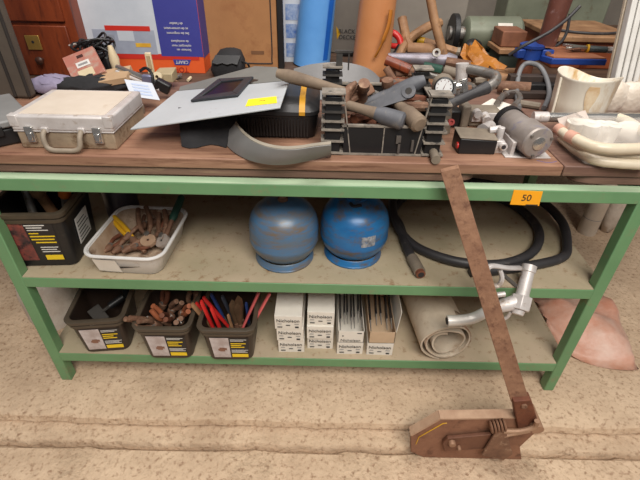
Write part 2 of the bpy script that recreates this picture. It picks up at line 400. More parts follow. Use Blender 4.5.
m.sheet(g, .003).build('front_flap', black_soft, tbx)

P1 = A(130, 129, .925); P2 = A(280, 107, 1.010)
vv = A(289, 80.5, 1.012)-P2
P3 = P2+vv; P4 = A(177, 91, .985)
nrm = (P2-P1).cross(P3-P1).normalized()
if nrm.z < 0: nrm = -nrm
P4 = onplane(177, 91, P1, nrm)
ws = thing('welding_shield', 'grey folded welding shield with black viewing window and yellow tag, lying on the toolbox', 'welding shield', P1.lerp(P3, .5))
ws_front = MB().prism([P1, P2, P3, P4], -nrm*.004).build('front_sheet', fibre_grey, ws, .001)
f0, f1 = onplane(255, 66.5, P1+nrm*.02, nrm), P3
Q1 = P4.lerp(P1, .0); 
b0 = onplane(180, 86.5, P1-nrm*.012, nrm); b1 = onplane(255, 66, P1-nrm*.018, nrm); b2 = onplane(277, 67, P1-nrm*.018, nrm); b3 = P3-nrm*.006; b4 = P4-nrm*.006
MB().prism([b4, b3, b2, b1, b0], -nrm*.004).build('back_sheet', fibre_dark, ws, .001)
MB().tube([P4-nrm*.003, P3-nrm*.003], .0035, 8).build('fold_edge', black, ws)
o4 = [onplane(x, y, P1+nrm*.001, nrm) for x, y in ((191, 102.5), (238, 97), (254, 78.5), (219, 80.5))]
i4 = [onplane(x, y, P1+nrm*.001, nrm) for x, y in ((201, 98.5), (233, 93.5), (245, 80.5), (222, 83.5))]
m = MB()
for i in range(4):
    j = (i+1) % 4
    m.prism([o4[i], o4[j], i4[j], i4[i]], nrm*.007)
fr = m.build('window_frame', mat('dark_grey_frame', (52, 53, 58), (40, 41, 46), .5), ws, .002)
MB().prism(i4, nrm*.003).build('glass', dark_glass, fr)
tg = [onplane(x, y, P1+nrm*.0005, nrm) for x, y in ((245.5, 106.5), (277, 103), (276.5, 96.5), (248.5, 99.5))]
tag_o = MB().prism(tg, nrm*.0008).build('price_tag', yellow_tag, ws)
tc = sum(tg, V())/4+nrm*.0012
e1_ = (tg[1]-tg[0]).normalized(); e2_ = (tg[3]-tg[0]).normalized()
MB().tube(spline([tc-e1_*.008, tc-e1_*.003+e2_*.003, tc+e1_*.002, tc+e1_*.007+e2_*.003, tc+e1_*.01-e2_*.002], 4), .0008, 6).build('pen_mark', mat('faint_pen', (150, 124, 40), (140, 110, 36), .7), tag_o)

# curved guard
bot = [(222, 139), (232, 150), (246, 158.5), (262, 163), (278, 164.5), (295, 163), (312, 159.5), (331, 156)]
topp = [(235, 124), (243, 134), (254, 142), (267, 147), (282, 149.5), (298, 149), (314, 146.5), (331, 144.5)]
g = []
for (a, b), (c_, d) in zip(bot, topp):
    p = A(a, b, Z0+.0035); q = A(c_, d, Z0+.0035+.05)
    q = V((q.x, q.y, q.z)); g.append([p.lerp(q, s)+V((0, -.006*math.sin(s*3.14), 0)) for s in (0, .33, .66, 1)])
gr = [[r[k] for r in g] for k in range(4)]
gt = thing('curved_guard', 'curved dusty grey plastic guard standing on the worktop in front of the toolbox', 'guard', (g[4][0].x, g[4][0].y, Z0))
MB().sheet([spline(r, 3) for r in gr], .004).build('guard_wall', plastic_grey, gt)
inner = [p+V((0, .016, 0)) for p in [r[3] for r in g]]
MB().sheet([spline([r[3] for r in g], 3), spline(inner, 3)], .004).build('guard_lip', mat('dusty_pale_lip', (158, 148, 134), (138, 130, 116), .75, scale=14), gt)

# ------------------------------------------------------------------ black crate
cr = thing('crate', 'open black plastic crate of hammers in the middle of the worktop', 'crate', (.155, .2, Z0))
cx0, cx1, cy0, cy1 = .0, .312, .066, .35
m = MB()
m.span((cx0+.01, cy0+.008, Z0), (cx1-.01, cy1, Z0+.006))
m.span((cx0+.055, cy0+.006, Z0+.004), (cx1-.055, cy0+.011, Z0+.078))
m.span((cx0+.04, cy1-.006, Z0), (cx1-.04, cy1, Z0+.106))
for x in (cx0+.008, cx1-.013): m.span((x, cy0+.02, Z0), (x+.005, cy1-.01, Z0+.11))
m.build('crate_walls', black, cr)
for x in (cx0, cx1-.052):
    for y in (cy0, cy1-.04):
        po_ = MB().span((x+.006, y+.006, Z0), (x+.046, y+.036, Z0+.15)).build('corner_post', black, cr, .002)
        for z in (.004, .036, .066, .088, .112, .135, .157):
            r_ = MB().span((x-.003 if x == cx0 else x, y-.002 if y == cy0 else y-.003, Z0+z), (x+.055, y+.044, Z0+z+.004)).build('corner_rib', dusty_black if (y == cy0 and z != .112) or z in (.004, .157) else rib_black, po_)
m = MB()
m.span((cx0+.05, cy0+.003, Z0+.076), (cx1-.05, cy0+.014, Z0+.081))
m.span((cx0+.05, cy1-.012, Z0+.104), (cx1-.05, cy1+.002, Z0+.109))
m.span((cx0+.0, cy0+.04, Z0+.108), (cx0+.02, cy1-.04, Z0+.112)); m.span((cx1-.02, cy0+.04, Z0+.108), (cx1, cy1-.04, Z0+.112))
m.span((cx0+.05, cy0+.002, Z0+.001), (cx1-.05, cy0+.008, Z0+.006))
for xa, xb in ((cx0+.05, cx0+.072), (cx1-.05, cx1-.072)):
    m.prism([(xa, cy0+.003, Z0+.155), (xa+.003, cy0+.003, Z0+.155), (xb+.003, cy0+.003, Z0+.004), (xb, cy0+.003, Z0+.004)], (0, .006, 0))
m.span((.155, cy0+.003, Z0+.004), (.158, cy0+.007, Z0+.078))
m.build('rim', dusty_black, cr)
m = MB()
for x in (.035, ):
    m.span((x, cy1-.03, Z0+.15), (x+.018, cy1-.024, Z0+.2)); m.span((x+.034, cy1-.03, Z0+.15), (x+.038, cy1-.024, Z0+.2))
    m.span((x-.004, cy1-.032, Z0+.197), (x+.042, cy1-.02, Z0+.203))
m.build('grip_loop', rib_black, cr)
MB().box((.232, cy0+.002, Z0+.03), (.006, .006, .03)).build('latch_slot', mat('dusty_slot', (96, 88, 82), (70, 64, 60), .7), cr)
m = MB(); m.box((.195, cy0+.002, Z0+.046), (.012, .006, .02)); m.box((.198, cy0+.002, Z0+.024), (.006, .006, .03)); m.build('latch_slot', mat('dusty_slot', (96, 88, 82), (70, 64, 60), .7), cr)

def oriented(p0, p1, spin=0):
    return V(p0), qdir(p0, p1, spin)
def hammer(name, label, p0, p1, hr=.014, head=(.12, .026), hm=wood_old, end=None, spin=0, claw=True, cat='hammer', hlen=1.0, hdir=None):
    p, q = oriented(p0, p1, spin)
    if hdir is not None:
        z_ = (V(p1)-V(p0)).normalized(); y_ = V(hdir); y_ = (y_-z_*y_.dot(z_)).normalized(); q = Matrix((y_.cross(z_), y_, z_)).transposed().to_quaternion()
    L = (V(p1)-V(p0)).length
    t = thing(name, label, cat, p, local=True, quat=q)
    k = MB(); n = 8
    pts = [(0, 0, L*i/n*hlen) for i in range(n+1)]
    rad = [hr*.7, hr*1.05, hr*1.05, hr*.95, hr*.85, hr*.75, hr*.7, hr*.7, hr*.7]
    k.tube(pts, rad, 14).build('handle', hm, t)
    if end: MB().tube([(0, 0, -.006), (0, 0, .0), (0, 0, .05), (0, 0, .07)], [hr*.9, hr*1.25, hr*1.2, hr*.9], 14).build('rubber_end', end, t)
    hl, hw = head; m = MB()
    m.tube([(0, -hl*.5, L), (0, -hl*.3, L), (0, -hl*.22, L), (0, hl*.1, L)], [hw*.5, hw*.55, hw*.38, hw*.55], 12)
    if claw:
        for s in (-1, 1):
            m.tube(spline([(s*.004, hl*.08, L), (s*.008, hl*.3, L+.002), (s*.011, hl*.55, L-.012)], 4), [hw*.42]*5+[hw*.36, hw*.3, hw*.24, hw*.16], 8)
    else: m.tube([(0, hl*.08, L), (0, hl*.3, L), (0, hl*.5, L)], [hw*.5, hw*.4, hw*.14], 10)
    m.build('head', rust, t, 0, 50)
    return t
hammer('hammer', 'long wooden handled hammer lying across the crate corner, handle end over the grey shield', B(277, 73, .22), B(362, 96, .17), .0165, (.11, .03), dusty_grip, None, R(65), hdir=(.1, .6, -.8))
hammer('claw_hammer', 'claw hammer lying crosswise in the crate, grey grip end over the front rim', B(402, 121, .068), B(344, 104, .125), .018, (.11, .03), dusty_grip, grip_blue, R(20), hdir=B(362, 86, .16)-B(343, 108, .125))
hammer('hammer', 'hammer with thick blue grey handle pointing to the upper right of the crate', B(425, 80, .18), B(358, 106, .18), .019, (.09, .03), grip_blue, None, R(80), False)
hammer('mallet', 'hammer with pale rounded handle end over the crate front, right of the claw hammer', B(419, 124, .058), B(388, 95, .2), .018, (.09, .03), dusty_grip, dusty_grip, R(10), False)
# flat lever with a hole
p0, p1 = B(409, 92, .15), B(364, 110, .16); t = thing('flat_spanner', 'flat grey lever with a round eye, between the hammer handles in the crate', 'lever', p0)
d = (p1-p0).normalized(); n = V((.1, -.75, .6)); n = (n-d*n.dot(d)).normalized(); w = d.cross(n)
m = MB(); m.prism([p0-w*.018, p0+w*.018, p1+w*.009, p1-w*.009], n*.008); m.lathe([(.008, -.002), (.018, -.002), (.018, .011), (.008, .011)], p0, n, 20, False, False); m.rings([[p0+n*z+(w*math.cos(a)+d*math.sin(a))*r for a in [6.283*i/20 for i in range(20)]] for z, r in ((.009, .018), (.011, .008))], False, False)
m.build('arm', grip_blue, t)
MB().lathe([(.009, 0), (.009, .0115)], p0-n*.0005, n, 16).build('eye', mat('dark_eye', (52, 46, 42), (40, 36, 32), .7), t)
# scrap irons in the crate
for i, (a, b, mm, lab) in enumerate([
        ((332, 112), (372, 88), rust, 'rusty cold chisel sticking up beside the claw hammer head in the crate'),
        ((352, 118), (392, 112), rust, 'rusty bar lying low in the crate under the claw hammer'),
        ((372, 108), (398, 84), rust_red, 'red rusty bar in the crate behind the flat lever'),
        ((344, 122), (366, 110), rust_red, 'short rusty punch in the front corner of the crate'),
        ((380, 96), (356, 86), steel, 'grey steel bar near the back rim of the crate'),
        ((402, 112), (430, 96), taupe, 'taupe flat iron leaning on the right side of the crate')]):
    pa, pb = B(a[0], a[1], .13+.02*i), B(b[0], b[1], .19+.02*i)
    pa.z = max(pa.z, Z0+.03); pb.z = max(pb.z, Z0+.03)
    p, q = oriented(pa, pb, i); L = (pb-pa).length
    t = thing('cold_chisel' if i != 5 else 'flat_iron', lab, 'chisel' if i != 5 else 'iron', p, local=True, quat=q)
    MB().tube([(0, 0, 0), (0, 0, L*.7)], .010, 8).build('shank', mm, t, 0, 30)
    MB().box((0, 0, L*.85), (.026, .012, L*.34)).build('blade', mm, t, .003)
for i in range(14):
    x = random.uniform(cx0+.05, cx1-.05); y = random.uniform(cy0+.05, cy1-.05); a = random.uniform(0, 3.14)
    z = Z0+.02+.017*(i//3)
    d = V((math.cos(a), math.sin(a)*.8, random.uniform(-.1, .1)))*.055
    o = MB().tube([V((x, y, z))-d, V((x, y, z))-d*.6, V((x, y, z))+d*.6, V((x, y, z))+d], [.012, .014, .012, .008], 8).build('hammer_head', rust if i % 2 else rust_red, None, 0, 30)  # a loose hammer head without its handle
    tag(o, 'loose rusty hammer head lying in the bottom of the black crate', 'iron', 'loose iron heads in the crate')
# ------------------------------------------------------------------ right half of the worktop
# pressure gauge on its cast body
p = B(444, 87, .2); d = (CAM-p).normalized()
d = V((d.x*.5-.05, d.y, d.z*.6)).normalized()
gz = thing('pressure_gauge', 'round white pressure gauge on a grey cast regulator right of the crate', 'gauge', (p.x, p.y, Z0))
MB().lathe([(.024, -.02), (.026, 0), (.026, .006), (.0225, .007), (.0225, .004)], p, d, 28).build('gauge_case', black, gz)
dl = MB().lathe([(.0222, .0045), (.0222, .0055)], p, d, 28).build('dial', dial_white, gz)
u = V((1, 0, 0)); u = (u-d*u.dot(d)).normalized(); w = d.cross(u)
m = MB(); m.box((0, 0, 0), (.0001, .0001, .0001))
for k in range(9):
    a = R(-40+k*32.5); e = u*math.cos(a)+w*math.sin(a)
    m.prism([p+d*.0056+e*.016-e.cross(d)*.0008, p+d*.0056+e*.016+e.cross(d)*.0008, p+d*.0056+e*.020+e.cross(d)*.0008, p+d*.0056+e*.020-e.cross(d)*.0008], d*.0004)
e = (u*.3+w*.8).normalized(); m.prism([p+d*.0058-e*.006+e.cross(d)*.001, p+d*.0058-e*.006-e.cross(d)*.001, p+d*.0058+e*.015], d*.0005)
m.bm.verts.ensure_lookup_table()
m.build('dial_marks', mat('dark_red_mark', (120, 60, 56), (90, 50, 48), .6), dl)
m = MB()
m.tube([p-d*.02, p-d*.06], [.018, .03], 16)
m.tube([V((p.x+.024, p.y+.05, Z0)), V((p.x+.022, p.y+.05, Z0+.06)), V((p.x+.018, p.y+.06, p.z-.01)), V((p.x+.0, p.y+.075, p.z+.0))], [.03, .027, .023, .02], 14)
m.tube([p-d*.04, V((p.x-.005, p.y-.005, Z0+.03))], [.01, .01], 10)
m.build('regulator_body', taupe, gz)
m = MB(); q = B(462, 86, .23)
m.tube([q+V((-.05, 0, -.005)), q+V((0, 0, 0))], .011, 12); m.tube([q+V((.0, 0, .02)), q+V((.012, -.01, -.035))], .012, 6); m.tube([q+V((-.028, 0, .012)), q+V((-.022, 0, -.02))], .014, 6)
m.build('fittings', chrome, gz, .001)

# crank: steel arm with black rubber grip
ps = [B(430, 113, .1), B(452, 103, .12), B(470, 95, .14), B(487, 87.5, .16)]
ck = thing('crank_handle', 'bent steel crank with long black ribbed grip, lying right of the gauge', 'crank', (ps[2].x, ps[2].y, Z0))
MB().tube(spline(ps, 5), [.0125]*12+[.014, .015, .0165, .017], 14).build('grip', rubber, ck)
e = [B(484, 89, .16), B(490, 86, .165), B(495.5, 81, .18), B(495, 76, .2), B(486, 73, .23), B(474, 70, .26), B(464, 68.5, .28)]
MB().tube(spline(e, 5), .0135, 12).build('arm', steel, ck)
q = B(462, 73, .28); MB().tube([q+V((-.004, 0, .026)), q+V((.004, -.01, -.06))], [.018, .015], 10).build('clamp', alu, ck)

# pressure switch box
p = A(478, 154, Z0)
sw = thing('switch_box', 'black switch box with dusty brown top and brass fittings, left of the motor', 'switch box', (p.x-.005, p.y+.03, Z0))
x0, x1, y0, y1 = p.x-.055, p.x+.043, p.y-.003, p.y+.055
MB().hex([(x0, y0, Z0), (x1, y0, Z0), (x0-.004, y1, Z0), (x1-.004, y1, Z0), (x0, y0, Z0+.043), (x1, y0, Z0+.038), (x0-.004, y1, Z0+.05), (x1-.004, y1, Z0+.046)]).build('box_body', black, sw, .003)
MB().hex([(x0-.002, y0-.001, Z0+.0435), (x1+.001, y0-.001, Z0+.0385), (x0-.006, y1, Z0+.0505), (x1-.003, y1, Z0+.0465), (x0-.002, y0-.001, Z0+.047), (x1+.001, y0-.001, Z0+.042), (x0-.006, y1, Z0+.054), (x1-.003, y1, Z0+.05)]).build('cover', taupe, sw, .002)
m = MB(); q = V((x1+.015, y0+.02, Z0+.022))
m.span((x1, y0+.01, Z0), (x1+.024, y0+.036, Z0+.034)); m.tube([q+V((.004, -.02, 0)), q+V((.004, 0, 0))], .011, 12); m.tube([q+V((-.004, .005, .01)), q+V((-.004, .005, .045))], .009, 10)
m.tube([q+V((-.03, .02, .03)), q+V((.0, .02, .035))], .010, 10)
m.build('fitting', alu, sw, .0015)
MB().tube([q+V((.004, -.0205, 0)), q+V((.004, -.019, 0))], .006, 12).build('bore', ink, sw)
MB().tube([(x0-.004, y0+.012, Z0+.02), (x0+.004, y0+.012, Z0+.02)], .009, 10).build('red_cap', red, sw)

# taupe casting behind the switch box
p = A(474, 128, Z0)
tk = thing('valve_block', 'dusty taupe valve block with red caps, behind the black switch box', 'valve block', (p.x, p.y+.04, Z0))
m = MB(); m.span((p.x-.015, p.y+.01, Z0), (p.x+.075, p.y+.07, Z0+.05)); m.span((p.x-.045, p.y-.005, Z0), (p.x-.02, p.y+.05, Z0+.068))
m.build('block', taupe, tk, .006)
m = MB(); m.span((p.x-.012, p.y+.0, Z0+.02), (p.x+.09, p.y+.012, Z0+.044)); m.tube([(p.x, p.y-.012, Z0+.045), (p.x, p.y+.01, Z0+.045)], .012, 12); m.tube([(p.x+.026, p.y-.02, Z0+.03), (p.x+.026, p.y+.01, Z0+.036)], .013, 12); m.tube([(p.x+.07, p.y+.03, Z0+.03), (p.x+.105, p.y+.02, Z0+.026)], [.015, .01], 10)
m.build('port', alu, tk)
for a, b in ((441, 119), (451, 122)):
    q = B(a, b, .13); MB().lathe([(.003, -.004), (.0085, -.004), (.0085, .006), (.004, .006), (.003, .002)], q, (0, -1, .25), 14).build('red_cap', mat('dull_red_cap', (158, 60, 54), (136, 48, 44), .5), tk)
MB().span((p.x-.09, p.y+.0, Z0+.0), (p.x-.046, p.y+.05, Z0+.05)).build('plug_housing', black, tk, .005)
q0 = A(436, 160, Z0+.012); q1 = A(428, 138, Z0+.012)
t = tag(MB().tube([q0, (q0+q1)/2, q1], [.012, .011, .010], 12).build('pipe_stub', taupe), 'short taupe pipe stub beside the right front corner of the black crate', 'pipe')

# motor
fc = B(537.5, 146, .062); bk = fc+V((-.028, .15, .004))
fc.z = Z0+.047; bk = V((fc.x-.03, fc.y+.15, Z0+.051))
mo = thing('electric_motor', 'grey cylindrical electric motor with bright shaft boss, at the front edge of the worktop', 'motor', (fc.x, fc.y+.07, Z0))
ax = (fc-bk).normalized(); L = (fc-bk).length
MB().lathe([(.0, 0), (.033, .0), (.037, .008), (.037, .085), (.0415, .087), (.0415, L-.004), (.038, L), (.028, L+.002), (.0, L+.002)], bk, ax, 32, False, False).build('housing', motor_m, mo, 0, 35)
MB().lathe([(.018, L), (.017, L+.005), (.0, L+.007)], bk+V((0, 0, 0)), ax, 20, False, False).build('boss', chrome, mo)
MB().lathe([(.026, -.004), (.041, -.004), (.041, .014), (.026, .014)], bk, ax, 28, False, False).build('black_band', black, mo)
m = MB()
m.span((fc.x-.07, fc.y+.01, Z0), (fc.x+.05, fc.y+.1, Z0+.004)); m.span((fc.x-.055, fc.y+.02, Z0), (fc.x-.045, fc.y+.09, Z0+.04))
m.build('foot', alu, mo, .001)
for a in (20, 140, 260):
    u = V((1, 0, 0)); e = (u-ax*u.dot(ax)).normalized(); e = Quaternion(ax, R(a)) @ e
    MB().tube([fc+e*.034, fc+e*.034+ax*.005], .004, 8).build('screw', steel, mo)
m = MB()
m.tube(spline([fc+V((.01, .0, -.049)), fc+V((.035, -.012, -.049)), fc+V((.06, -.004, -.049))], 5), .0025, 8)
m.build('wire', mat('blue_wire', (72, 84, 150), (60, 70, 130), .5), mo)
q = bk+V((-.05, -.02, -.01)); MB().tube([q, q+V((-.03, -.03, -.004))], [.016, .02], 14).build('cable_gland', alu, mo)

# long steel pipe, tubes, rolls, bag
pa, pb = A(537, 117, Z0+.045), A(660, 118, Z0+.052)
t = thing('steel_pipe', 'long bright steel pipe lying behind the motor and the white rolls', 'pipe', pa)
MB().tube([pa, pa.lerp(pb, .5), pb], .014, 16).build('pipe_wall', chrome, t)
MB().tube([pa-(pb-pa).normalized()*.012, pa+(pb-pa).normalized()*.03], .0155, 14).build('sleeve', alu, t)
def bent(name, label, px, z, r, m_, ends=None):
    ps = [A(x, y, z) for x, y in px]; t = thing(name, label, 'tube', (ps[2].x, ps[2].y, z-r))
    MB().tube(spline(ps, 5), r, 12).build('tube_wall', m_, t)
    if ends: MB().tube([ps[0]-(ps[1]-ps[0]).normalized()*.012, ps[0]+(ps[1]-ps[0]).normalized()*.012], r*1.15, 12).build('end_cap', ends, t)
    return t
pinkcap = mat('pinkish_cap', (206, 160, 140), (190, 140, 122), .6)
bent('plastic_tube', 'lowest bent cream tube in the clear bag, at the front edge of the worktop', [(562, 138), (578, 151), (596, 160), (622, 163.5), (650, 165)], Z0+.018, .013, pale_tube)
bent('plastic_tube', 'middle bent cream tube in the clear bag, with pinkish end', [(560, 130), (574, 141), (590, 149), (612, 153.5), (650, 155)], Z0+.036, .013, pale_tube, pinkcap)
bent('plastic_tube', 'upper cream tube in the clear bag, just below the white rolls', [(572, 137), (592, 146), (614, 149), (650, 148)], Z0+.06, .0135, pale_tube, pinkcap)
bent('plastic_tube', 'cream tube leaning down at the far right of the bag behind the white rolls', [(618, 118), (628, 122), (640, 130), (655, 140)], Z0+.05, .014, pale_tube)
for i, (a, b, r) in enumerate(((574, 127, .024), (587, 129, .026), (598, 129, .020), (607, 130, .023))):
    p = A(a, b+14, Z0+.01)
    t = thing('paper_roll', ('first', 'second', 'third', 'fourth')[i]+' of the four white rolls standing in the clear bag, counted from the motor', 'roll', (p.x, p.y, Z0), group='white rolls in the clear bag')
    q = V((p.x, p.y+.02, Z0))
    MB().lathe([(r, .0), (r+.001, .03), (r, .062), (r*.8, .064), (0, .064)], q, (.05*(i-1.5), -.1, 1), 20, True, False).build('roll_body', mat('white_roll', (232, 226, 216), (216, 208, 194), .6, scale=9), t)
    MB().lathe([(r*.4, .0638), (r*.4, .0655), (0, .0655)], q, (.05*(i-1.5), -.1, 1), 14).build('core', paper, t)
p = A(634, 141, Z0+.02)
t = MB().ball((p.x, p.y+.02, Z0+.036), .06, 18, (1, .5, .5), Matrix.Rotation(.2, 3, 'Y')).build('wrapped_bundle', mat('white_foam', (230, 222, 212), (212, 202, 190), .7, scale=9, bump=.3), None, 0, 180, noise=.002)
tag(t, 'white wrapped bundle right of the white rolls, tapering to the right', 'bundle')
# the thin clear bag
g = []
edge = [(556, 132), (566, 150), (584, 164), (604, 168.5), (630, 168), (656, 168)]
for i, (a, b) in enumerate(edge):
    p = A(a, b, Z0+.003); r = []
    back = A(a*.74+165, 124, Z0+.07)
    for s in range(7):
        u = s/6; q = p.lerp(back, u); q.z = Z0+.004+.085*math.sin(min(1, u*1.5)*math.pi/2) + random.uniform(-.004, .004)
        r.append(q)
    g.append(r)
MBc = MB().sheet(g, .0012)
t = MBc.build('plastic_bag', clear_bag, None, 0, 180); tag(t, 'thin clear plastic bag over the cream tubes and white rolls', 'bag')
q = A(573, 119, Z0+.06)
m = MB(); m.box((q.x, q.y, q.z), (.075, .003, .03), Matrix.Rotation(-.35, 3, 'Y') @ Matrix.Rotation(-.9, 3, 'X'))
t = m.build('plastic_strip', mat('smoky_strip', (196, 180, 170), (180, 166, 156), .4), None, .001); tag(t, 'smoky plastic strip lying across the steel pipe by the white jug', 'strip')

# stained jug
p = B(585, 100, .36); jx, jy = p.x, .385
n = 40; prof = [(.075, 0), (.078, .004), (.083, .06), (.088, 1)]
def jring(r, z, cut):
    out = []
    for j in range(n):
        a = 2*math.pi*j/n; zz = z
        if cut:
            zz = z - .022*max(0, math.cos(a-.75))**3 - .004*math.sin(2*a)
        out.append(V((jx+r*math.cos(a)*1.04, jy+r*math.sin(a), Z0+zz)))
    return out
jt = thing('plastic_jug', 'cut-down white plastic jug with brown stain, standing behind the steel pipe', 'jug', (jx, jy, Z0))
MB().rings([jring(.07, 0, 0), jring(.076, .004, 0), jring(.080, .06, 0), jring(.085, .132, 1), jring(.0875, .136, 1), jring(.0865, .139, 1), jring(.081, .135, 1), jring(.076, .06, 0), jring(.071, .008, 0)]).build('jug_wall', jug, jt, 0, 60)
MB().sheet([[V((jx+(.0765+.075*z)*1.04*math.cos(R(a)), jy+(.0765+.075*z)*math.sin(R(a)), Z0+z)) for a in (-109-dz, -104, -99, -95+dz)] for z, dz in ((.008, 0), (.03, 2), (.055, -2), (.08, 3), (.105, 5), (.122, 2))], .0012).build('brown_stain', mat('brown_stain', (196, 160, 116), (222, 204, 176), .6, scale=34), jt)
MB().tube(spline([(jx-.0845, jy-.02, Z0+.02), (jx-.087, jy-.02, Z0+.07), (jx-.089, jy-.015, Z0+.13)], 5), .004, 8).build('side_seam', jug, jt)

# white ribbed trunking and packaging at the right edge
p = B(622, 78, .5)
t = thing('cable_trunking', 'white ribbed plastic trunking standing upright at the right behind the jug', 'trunking', (p.x+.05, .5, Z0))
for i in range(4):
    x = p.x-.012+i*.021
    MB().hex([(x, .49, Z0), (x+.017, .49, Z0), (x, .52, Z0), (x+.017, .52, Z0), (x-.03, .56, 1.3), (x-.013, .56, 1.3), (x-.03, .59, 1.3), (x-.013, .59, 1.3)]).build('trunking_strip', white, t, .003)
MB().hex([(p.x-.014, .525, Z0), (p.x+.3, .525, Z0), (p.x-.014, .535, Z0), (p.x+.3, .535, Z0), (p.x-.045, .595, 1.3), (p.x+.3, .595, 1.3), (p.x-.045, .605, 1.3), (p.x+.3, .605, 1.3)]).build('back_sheet', canvas, t)
for k, (a, b, s, lab) in enumerate(((612, 98, .05, 'small white crumpled packet between the jug and the trunking'), (632, 98, .065, 'white crumpled packet at the right edge in front of the trunking'))):
    p = B(a, b, .43)
    o = MB().ball((p.x, .43, Z0+.055), .055, 16, (.9 if k == 0 else 1.2, .6, 1.0)).build('plastic_packet', mat('white_packet', (222, 212, 200), (202, 188, 172), .45, scale=16, bump=.4), None, 0, 180, noise=.004)
    tag(o, lab, 'packet')
# bits behind the crank: papers, bracket, angle irons
p = A(498, 100, Z0+.004)
o = MB().prism([A(480, 106, Z0+.002), A(500, 112, Z0+.002), A(511, 105, Z0+.002), A(492, 99, Z0+.002)], (0, 0, .002)).build('paper_sheet', paper); tag(o, 'small white paper lying under the crank behind the valve block', 'paper')
for i, (px, zz, mm, lab) in enumerate([
    ([(497, 104), (504, 95), (515, 93), (520, 99), (514, 106)], .014, steel, 'curved steel clamp jaw behind the valve block'),
    ([(520, 103), (540, 106)], .012, taupe, 'short taupe bar behind the motor'),
    ([(505, 92), (520, 84)], .014, paper_flap, 'beige wooden strip behind the crank')]):
    ps = [A(x, y, Z0+zz) for x, y in px]; ps = spline(ps, 5) if len(ps) > 2 else ps
    o = MB().tube(ps, .011, 8).build('iron_bar', mm); tag(o, lab, 'bar')

# yellow-orange numbered tag on the rail and a tag helper
def rail_tag(x0, y0, x1, y1):
    pa = B(510, 204.5, -.0015); pb = B(539, 206, -.0015); pc = B(543, 191.5, -.0015); pd = B(514, 190, -.0015)
    o = MB().prism([pa, pb, pc, pd], (0, .0009, 0)).build('price_tag', orange_tag)
    tag(o, 'orange paper tag numbered 50 stuck on the green top rail', 'tag'); ORG[o.name] = o.location.copy()
    c = (pa+pb+pc+pd)/4+V((0, -.0006, 0))
    text('50', .026, ink, 'tag_number', o, c, (1, 0, .0), (0, 0, 1))
    m = MB(); m.span((pb.x-.036, pb.y-.0008, pb.z+.001), (pb.x-.004, pb.y, pb.z+.004)); m.build('print_line', ink, o)
rail_tag(0, 0, 0, 0)
# ------------------------------------------------------------------ background on the back table
def onB(x, Y): return V((x, Y, ZB))
# upholstered panel and cabinet at the left
t = thing('padded_panel', 'grey brown padded panel with dark piping standing at the far left end of the worktop', 'panel', (-1.13, .48, ZT))
px_ = B(14, 50, .455).x
MB().span((-1.29, .457, ZT), (px_, .497, 1.42)).build('cover', cloth_brown, t, .012)
for off in (.004, .05):
    MB().tube([V((px_-off, .455, ZT+.01)), V((px_-off, .455, 1.41))], .005, 8).build('piping', mat('dark_piping', (44, 38, 34), (36, 31, 28), .8), t)
cab = thing('drawer_cabinet', 'red brown wooden cabinet with brass keyhole plate and round knob, left background', 'cabinet', (-1.2, .95, ZB))
cx0_, cx1_ = -1.55, -.945
MB().span((cx0_, .815, ZB), (cx1_, 1.2, 1.5)).build('cabinet_body', wood_red, cab, .004)
dr = MB().span((cx0_+.02, .801, ZB+.002), (cx1_-.03, .815, 1.042)).build('drawer', wood_red, cab, .003)
MB().span((cx0_+.02, .801, 1.056), (cx1_-.03, .815, 1.24)).build('drawer', wood_red, cab, .003)
q = B(34, 42.5, .801)
es = MB().span((q.x-.027, .795, q.z-.026), (q.x+.027, .801, q.z+.026)).build('keyhole_plate', brass, dr, .002)
MB().tube([(q.x, .7935, q.z+.003), (q.x, .7955, q.z+.003)], .005, 10).build('keyhole', ink, es)
q = B(41, 60, .79); MB().lathe([(.007, 0), (.007, .012), (.014, .018), (.015, .026), (.009, .032), (0, .033)], (q.x, .801, q.z), (0, -1, 0), 18).build('knob', mat('dark_wood_knob', (74, 44, 32), (60, 34, 26), .4), dr)

# printed tool-set box, upside down
bxl = B(75, 60, .885).x; bxr = B(204, 60, .885).x; zt = 1.34
pb_ = thing('printed_box', 'orange, blue and grey printed tool set box standing upside down behind the silver case', 'box', ((bxl+bxr)/2, .97, ZB))
MB().span((bxl, .885, ZB), (bxr, 1.06, zt)).build('box_body', box_orange, pb_, .002)
def zat(y): return B(140, y, .885).z
def xat(x, y=50): return B(x, y, .885).x
def pan(nm, xa, ya, xb, yb, mm, lift, par=pb_):
    return MB().span((xat(xa, (ya+yb)/2), .885-lift, zat(yb)), (xat(xb, (ya+yb)/2), .885-lift+.0008, zat(ya))).build(nm, mm, par)
pan('printed_front', 72.5, -20, 158, 53.5, box_pale, .001)
blu = pan('blue_panel', 155, -20, 198.5, 55.5, box_blue, .0016)
pan('red_band', 76, 53.8, 199, 59, box_red, .0012)
ph = pan('photo_panel', 95, 30, 156, 54, box_grey, .0018)
pan('photo_panel', 118, 31, 134, 41, box_pale, .0022); pan('photo_panel', 100, 35, 116, 50, mat('printed_grey', (150, 154, 166), (132, 136, 150), .5, scale=16), .0022)
pan('red_stripe', 105, 26, 150, 31, box_red, .0024)
pan('yellow_tool_print', 136, 43, 151, 47, mat('printed_yellow', (226, 182, 60), (206, 150, 50), .5, scale=30), .0024)
MB().span((bxr, .889, ZB+.06), (bxr+.0008, 1.056, zt)).build('side_print', box_blue, pb_)
U, W = V((-1, 0, 0)), V((0, 0, -1))
for s, y, x in (('Sorteer- en', 48.8, 184), ('opbergset voor', 44.8, 181.5), ('de werkplaats', 40.2, 180), ('Set de rangement', 32.3, 178), ('et de conservation', 27.5, 176), ('de l\'atelier', 22.5, 176)):
    text(s, .0125, white, 'printed_text', blu, (xat(x, y), .8824, zat(y)), U, W)
